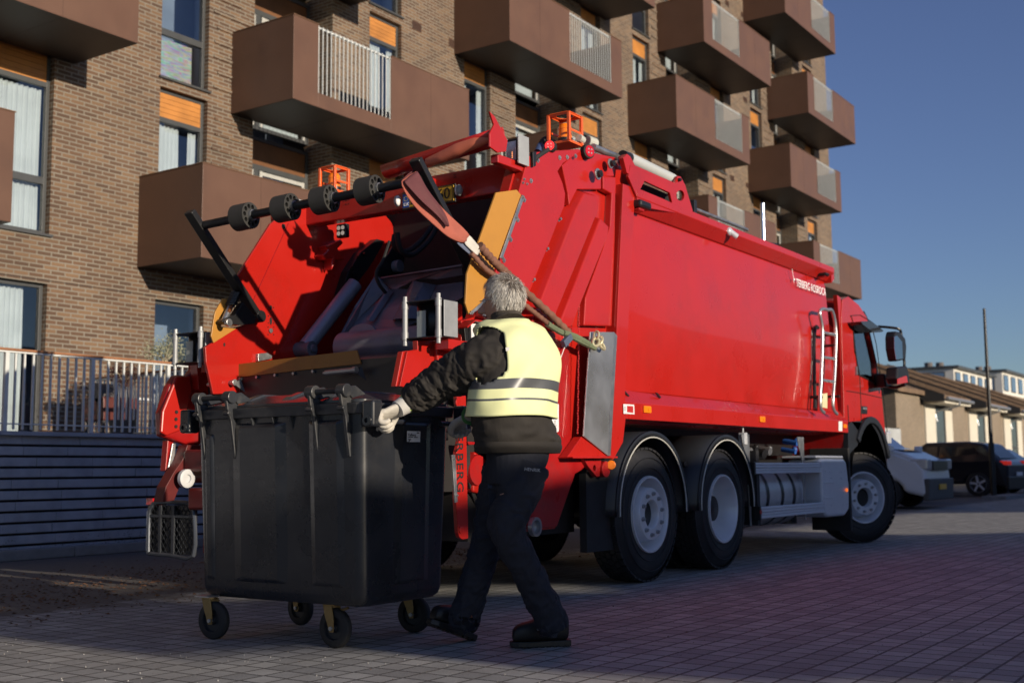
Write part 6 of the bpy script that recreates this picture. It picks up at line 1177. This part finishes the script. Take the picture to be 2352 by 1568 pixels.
patch(1122, 1170, 1105, 1205, dl+.004, 'cargo_pocket', TRO, .008, .06); patch(1120, 1178, 1096, 1122, dl-.008, 'pocket_flap', mat('navy_cloth', (.012, .022, .055), .8), .006, .06); patch(1140, 1158, 1122, 1170, dl-.006, 'phone_loop', mat('navy_cloth', (.012, .022, .055), .8), .006, .02)
hq = at(1203, 1062, 'y', 3.05)
dq = (hipR-Vector((0, 0, CAMH))).length-.150; c_ = Vector((0, 0, CAMH))+ray(1204, 1080).normalized()*(dq-.02)
text('HENRIK', .022, frame(c_, cam_r-cam_u*.09, cam_u), mat('grey_thread', (.35, .36, .38), .7), pe, name='name_lettering', ext=.0005)
# boots
def boot(heel, toe, lift, name='boot'):
    heel = Vector(heel); toe = Vector(toe); d = (toe-heel); L_ = d.length; d.normalize(); s = Vector((d.y, -d.x, 0)).normalized(); up = s.cross(d)
    if up.z < 0: up = -up
    mb = MB(); st = [(-.0, .038, .13), (.04, .044, .165), (.09, .045, .16), (.15, .048, .12), (.21, .052, .098), (.26, .050, .092), (.292, .034, .06)]; vs = []; n = 20
    for x, w_, h in st:
        x = x*L_/.295
        for k in range(n): t = 2*math.pi*k/n; c_ = math.cos(t); q = math.sin(t); vs.append(heel+d*x+s*w_*(abs(c_)**.8*(1 if c_ > 0 else -1))+up*(.024+h/2+h/2*(abs(q)**.7*(1 if q > 0 else -1))))
    m = len(st); mb.add(vs, [(k*n+i, k*n+(i+1) % n, (k+1)*n+(i+1) % n, (k+1)*n+i) for k in range(m-1) for i in range(n)]+[tuple(range(n-1, -1, -1)), tuple(range((m-1)*n, m*n))])
    o = mb.build(name, BOOT, pe, sub=1, smooth=True); sb = MB()
    for i, (x, w_) in enumerate(((.0, .035), (.03, .042), (.09, .043), (.15, .048), (.21, .053), (.26, .049), (.298, .03))): pass
    P = [(-.004, .030), (.03, .038), (.1, .037), (.16, .042), (.21, .047), (.265, .043), (.300, .022)]
    lo = [heel+d*(x*L_/.295)+s*w_ for x, w_ in P]+[heel+d*(x*L_/.295)-s*w_ for x, w_ in reversed(P)]; sb.add([p for p in lo]+[p+up*.028 for p in lo], [tuple(range(14)), tuple(range(27, 13, -1))]+[(i, i+14, (i+1) % 14+14, (i+1) % 14) for i in range(14)])
    sb.build('sole', BOOT, o, bevel=.004); tr = MB()
    for i in range(9): x = .015+i*.032; tr.obox(heel+d*(x*L_/.295)-s*.036-up*.003, heel+d*(x*L_/.295)+s*.036-up*.003, .018, .008, up)
    tr.build('tread', BOOT, o); c_ = heel+d*.17+up*.10; MB().obox(c_-s*.05, c_+s*.05, .03, .012, up).build('strap', BOOT, o, bevel=.003); MB().obox(heel+d*.168+up*.085-s*.057, heel+d*.172+up*.105-s*.052, .018, .006, s).build('buckle', STL, o, bevel=.002)
def toeof(heel, u, v, L_=.30, zmin=.004):
    d = ray(u, v).normalized(); o = Vector((0, 0, CAMH)); best = min((abs((o+d*(5+i*.003)-heel).length-L_)+(1 if (o+d*(5+i*.003)).z < zmin else 0), i) for i in range(500)); return o+d*(5+best[1]*.003)
hL = at(1086, 1468, 'z', .004); hR = at(1308, 1480, 'z', .004); boot(hL, toeof(hL, 985, 1432), 0); tR = at(1196, 1484, 'z', .004); boot(hR, hR+(tR-hR).normalized()*.30, 0)
# gloves: palm, four bent fingers and a thumb
def hand(K, X, Y, thumb, curl, name='glove', sc=1.0, wrist=None):
    X = Vector(X).normalized(); Y = Vector(Y); Y = (Y-X*Y.dot(X)).normalized(); Zb = X.cross(Y)
    if Zb.z < 0: Zb = -Zb
    K = Vector(K); W_ = K-X*.095; mb = MB(); limb(mb, [W_-X*.01, W_+X*.02, W_+X*.06, K, K+X*.012], [(.032, .024), (.036, .022), (.044, .019), (.045, .017), (.03, .012)], 6, 18, .0015, 120, ax=Y)
    for i, (o_, l_) in enumerate(((.033, .92), (.011, 1.0), (-.012, .95), (-.033, .78))):
        b = K+Y*o_*1.02*thumb; p = b; pts = [b-X*.02, b]; a = 0
        for seg, ca in zip((.043, .030, .026), curl[i] if isinstance(curl[0], tuple) else curl):
            a += R(ca); p = p+(X*math.cos(a)-Zb*math.sin(a))*seg*l_; pts.append(p)
        limb(mb, pts, [.0125, .0128, .0118, .011, .0085], 5, 12, .0008, 160, ax=Y)
    tb = W_+Y*.036*thumb+X*.025; limb(mb, [tb-Y*.02*thumb, tb+Y*.02*thumb+X*.02-Zb*.008, tb+Y*.030*thumb+X*.052-Zb*.03, tb+Y*.012*thumb+X*.072-Zb*.048], [.017, .0165, .014, .010], 6, 12, .0008, 160, ax=Zb)
    mb.v = [tuple(K+(Vector(v)-K)*1.2) for v in mb.v]
    return mb.build(name, GLV, pe, remesh=.0036), K-X*.114
kL = at(876, 957, 'y', 3.83); XL = (kL-(wrL+Vector((0, 0, -.012)))).normalized(); gl, wl_ = hand(kL, (XL+Vector((0, .2, -.1))), (1, 0, 0), 1, (62, 75, 50))
kR = Vector((5.07, 3.81, 1.14)); gr_, wr_ = hand(kR, (kR-wrR), (1, 0, .1), -1, (60, 72, 45))
def cuff(a, b, r0_, r1_, m, nm): limb(MB(), [a, a.lerp(b, .5), b], [r0_, (r0_+r1_)/2, r1_], 6, 22, .002, 60).build(nm, m, pe, smooth=True)
dL = (wl_-wrL); cuff(wrL-dL*.1, wl_+dL.normalized()*.012, .056, .043, LIM, 'glove_cuff'); cuff(wl_-dL.normalized()*.02, wl_+dL.normalized()*.03, .047, .042, mat('cuff_band', (.45, .44, .42), .8), 'cuff_band')
dR = (wr_-wrR); cuff(wrR-dR*.1, wr_+dR.normalized()*.02, .052, .038, GRC, 'glove_cuff')
# hair
hc = head+Vector((0, -.012, .018)); rx_, ry_, rz_ = .082, .102, .105
cap = MB(); 
def hp(d, o=0): return hc+Vector((d.x*(rx_+o), d.y*(ry_+o), d.z*(rz_+o)))
wh = Vector((-.25, -.66, .62)).normalized(); fdir = Vector((-.35, .94, 0)).normalized()
def inhair(d): 
    f_ = d.dot(fdir)
    return d.z > (-.62 if f_ < -.1 else (-.62+(f_+.1)*1.5))
vs = []; n, m = 40, 26; cap.ball((0, 0, 0), 1, n, m); keep = []
for v in cap.v: d = Vector(v).normalized(); vs.append(hp(d, .004 if inhair(d) else -.022))
cap.v = vs; cap.build('hair_base', HAIR2, pe, smooth=True)
hb_ = MB(); rnd = random.Random(5)
for i in range(12500):
    d = Vector((rnd.gauss(0, 1), rnd.gauss(0, 1), rnd.gauss(0, 1))).normalized()
    if not inhair(d) or d.z < -.55: continue
    away = (d-wh*d.dot(wh)); away = away.normalized() if away.length > .05 else Vector((1, 0, 0)); sw = d.cross(away)
    tg_ = (away-d*away.dot(d)); tg_ = (tg_.normalized() if tg_.length > .01 else sw)
    cl = noise.noise_vector(d*4.5)*.75
    tang = (tg_+sw*.25+Vector((0, 0, -.55 if d.z < .5 else -.1))+cl+Vector((rnd.gauss(0, .14), rnd.gauss(0, .14), rnd.gauss(0, .14)))); tang = (tang-d*tang.dot(d)).normalized()
    L_ = rnd.uniform(.026, .060); w_ = rnd.uniform(.0005, .0010); sd = d.cross(tang)*w_; base = hp(d, .002); lift = rnd.uniform(.25, .6)
    p1 = base+tang*L_*.4+d*L_*.40*lift; p2 = base+tang*L_*.75+d*L_*.42*lift; p3 = base+tang*L_*1.05+d*L_*.18*lift+Vector((0, 0, -.004))
    dk = (d-wh).length; hb_.use(1 if (rnd.random() < (.8 if dk < .36 else .20) or (d.z < -.42 and rnd.random() < .45)) else 0)
    hb_.add([base-sd, base+sd, p1+sd, p1-sd, p2+sd*.8, p2-sd*.8, p3], [(0, 1, 2, 3), (3, 2, 4, 5), (5, 4, 6)])
hb_.build('hair', [HAIR1, HAIR2], pe)
MB().tube([head+fs_*.078+fd*.0+Vector((0, 0, .0)), head+fs_*.074+fd*.06+Vector((0, 0, .008)), head+fs_*.06+fd*.10+Vector((0, 0, .008))], .0025, 6).build('glasses', STL, pe)
# ================================================================ PARKED CARS
def carmat(n, c, **k): return mat(n, c, k.get('rough', .3), k.get('metal', .2), .04, 2, coat=.7)
GLD = mat('car_glass', (.015, .018, .022), .05, 0, .1, 1, spec=.9); HL = mat('headlamp', (.5, .52, .55), .1, .3, .1, 8, spec=.9)
def car(loc, yaw, prof, wid, paint, lower, wins_, label, cat, wheels, wr, green, tail=False, plate_=None, sill=.35):
    e = empty('parked_car' if cat == 'car' else 'parked_van', loc, label, cat, 'vehicles parked on the right'); Mx = Matrix.Translation(loc) @ Matrix.Rotation(yaw, 4, 'Z')
    hw = wid/2
    def nx(mb): return mb.xf(Mx)
    def body(poly, w0, w1, zc, nm, m, bev=.09):
        mb = MB(); n = len(poly); vs = []
        for sg in (-1, 1):
            for x, z in poly: vs.append((x, sg*(w0 if z < zc else w0+(w1-w0)*(z-zc)/(.6)), z))
        mb.add(vs, [tuple(range(n)), tuple(range(2*n-1, n-1, -1))]+[(i, (i+1) % n, n+(i+1) % n, n+i) for i in range(n)]); return nx(mb).build(nm, m, e, bevel=bev, seg=4)
    def ab(cx): return [(cx+(wr+.06)*math.cos(math.pi-math.pi*i/8), sill+(wr+.02)*math.sin(math.pi*i/8)*.8) for i in range(9)]
    low = [(prof[0][0], sill-.12)]+[q for cx in sorted(wheels) for q in ab(cx)]+[(prof[-1][0], sill-.12)]
    body(low+list(reversed(prof)), hw, hw-.22, green, 'body', paint)
    body([(prof[0][0]-.02, sill-.15), (prof[0][0]-.03, sill+.22), (prof[0][0]+.1, sill+.22), (prof[0][0]+.1, sill-.15)], hw-.01, hw-.01, 9, 'rear_bumper', lower, .03)
    xf_ = prof[-1][0]; body([(xf_+.03, sill-.17), (xf_-.1, sill-.17), (xf_-.1, sill+.28), (xf_+.05, sill+.28)], hw-.01, hw-.01, 9, 'front_bumper', lower, .03)
    for sg in (-1, 1):
        for wv_ in wins_:
            mb = MB(); mb.add([(x, sg*(hw+(-.22)*(z-green)/.6*1.0+.006), z) for x, z in wv_], [tuple(range(len(wv_)))]); nx(mb).build('side_window', GLD, e)
        for cx in wheels:
            c_ = Mx @ Vector((cx, sg*(hw-.02), wr)); ax = (Mx.to_3x3() @ Vector((0, sg, 0))); w_ = MB().lathe(c_-ax*.2, ax, [(0, wr*.6), (0, wr), (.19, wr), (.205, wr*.92), (.2, wr*.66)], 28).build('wheel', RUB, e, smooth=True)
            MB().lathe(c_, ax, [(-.03, wr*.66), (-.0, wr*.64), (-.05, wr*.5), (-.03, .05), (-.02, 0)], 28).build('rim', BLK, w_, smooth=True); sp_ = MB()
            q1 = ax.orthogonal().normalized(); q2 = ax.cross(q1)
            for i in range(5): a_ = i*1.2566; d_ = q1*math.cos(a_)+q2*math.sin(a_); sp_.obox(c_+d_*.03-ax*.01, c_+d_*wr*.64-ax*.005, .055, .02, ax)
            sp_.lathe(c_, ax, [(-.01, wr*.67), (.005, wr*.65), (-.02, wr*.6)], 28).build('spokes', GRYP, w_)
    zt = max(z for x, z in prof)
    mb = MB(); f = [q for q in prof if q[1] > green-.02]; a, b = f[-1], f[-2]; t_ = .006
    if a[0] != b[0]: mb.add([(a[0]+.01, -(hw-.12), a[1]+.03), (a[0]+.01, hw-.12, a[1]+.03), (b[0]+.012, hw-.28, b[1]-.02), (b[0]+.012, -(hw-.28), b[1]-.02)], [(0, 1, 2, 3)]); nx(mb).build('windscreen', GLD, e)
    mb = MB(); a, b = f[0], f[1]; mb.add([(a[0]-.012, -(hw-.15), a[1]+.02), (a[0]-.012, hw-.15, a[1]+.02), (b[0]-.012, hw-.3, b[1]-.05), (b[0]-.012, -(hw-.3), b[1]-.05)], [(0, 1, 2, 3)]); nx(mb).build('rear_window', GLD, e)
    for sg in (-1, 1):
        mb = MB(); mb.box(xf_-.35, xf_+.02, min(sg*(hw-.38), sg*(hw-.01)), max(sg*(hw-.38), sg*(hw+.004)), green-.36, green-.14); nx(mb).build('headlight', HL, e, bevel=.03)
        mb = MB(); mb.box(prof[0][0]-.02, prof[0][0]+.28, min(sg*(hw-.35), sg*(hw-.01)), max(sg*(hw-.35), sg*(hw+.004)), green-.16, green-.04); nx(mb).build('tail_light', mat('tail_lens', (.45, .02, .02), .15, emit=(1, .05, .03, .25 if tail else .0)), e, bevel=.02)
        mb = MB(); mb.box(f[-1][0]-.25, f[-1][0]-.1, min(sg*hw, sg*(hw+.18)), max(sg*hw, sg*(hw+.18)), green+.02, green+.15); nx(mb).build('wing_mirror', paint, e, bevel=.03)
    mb = MB(); mb.box(xf_+.0, xf_+.035, -(hw-.4), hw-.4, green-.38, green-.18); nx(mb).build('grille', BLK, e, bevel=.01)
    mb = MB(); mb.box(xf_+.05, xf_+.07, -.26, .26, sill+.05, sill+.16); nx(mb).build('number_plate', plate_ or WHT, e); mb = MB(); mb.box(prof[0][0]-.05, prof[0][0]-.032, -.26, .26, sill+.24, sill+.35); nx(mb).build('number_plate', plate_ or WHT, e)
    return e
Y = bpy.data.materials['plate_yellow']
car((37.1, 9.55, 0), R(84), [(-2.2, .45), (-2.22, .95), (-1.95, 1.08), (-1.55, 1.52), (-1.0, 1.60), (.2, 1.58), (1.05, 1.05), (1.9, .90), (2.2, .70), (2.2, .45)], 1.85, carmat('black_car_paint', (.012, .013, .018)), BLK, [[(-1.5, 1.10), (-1.25, 1.42), (-.25, 1.46), (-.25, 1.06)], [(-.18, 1.06), (-.18, 1.46), (.25, 1.44), (.85, 1.07)]], 'black SUV with silver wheels parked behind the tall black pole', 'car', (-1.35, 1.35), .36, 1.06, True)
car((26.0, 9.4, 0), R(-90), [(-2.6, .45), (-2.62, 1.9), (-2.4, 2.05), (.85, 2.05), (1.70, 1.30), (2.1, 1.20), (2.45, 1.03), (2.60, .84), (2.64, .45)], 1.95, carmat('silver_blue_paint', (.62, .66, .72), metal=.0), mat('grey_bumper_plastic', (.06, .065, .07), .6), [[(.2, 1.25), (.2, 1.8), (.85, 1.8), (1.5, 1.26)]], 'pale blue-silver van with dark bumper, nose showing past the truck cab', 'van', (-1.6, 1.75), .34, 1.18, plate_=Y)
car((29.6, 9.8, 0), R(-90), [(-1.9, .4), (-1.92, .9), (-1.6, 1.05), (-1.1, 1.42), (.2, 1.40), (.85, .95), (1.6, .82), (1.85, .65), (1.85, .4)], 1.7, carmat('blue_car_paint', (.05, .09, .20)), carmat('blue_car_paint', (.05, .09, .20)), [[(-1.2, 1.0), (-.95, 1.3), (.1, 1.3), (.65, .97)]], 'small blue car between the pale van and the black SUV', 'car', (-1.2, 1.2), .31, .97)
car((41.2, 9.9, 0), R(86), [(-2.1, .42), (-2.12, .92), (-1.9, 1.02), (-1.3, 1.42), (.1, 1.45), (1.0, 1.0), (1.8, .86), (2.1, .65), (2.1, .42)], 1.78, carmat('silver_car_paint', (.36, .38, .41)), BLK, [[(-1.3, 1.04), (-1.1, 1.34), (.0, 1.36), (.8, 1.02)]], 'silver car half cut off at the right edge of the photo behind the black SUV', 'car', (-1.3, 1.3), .32, 1.0)
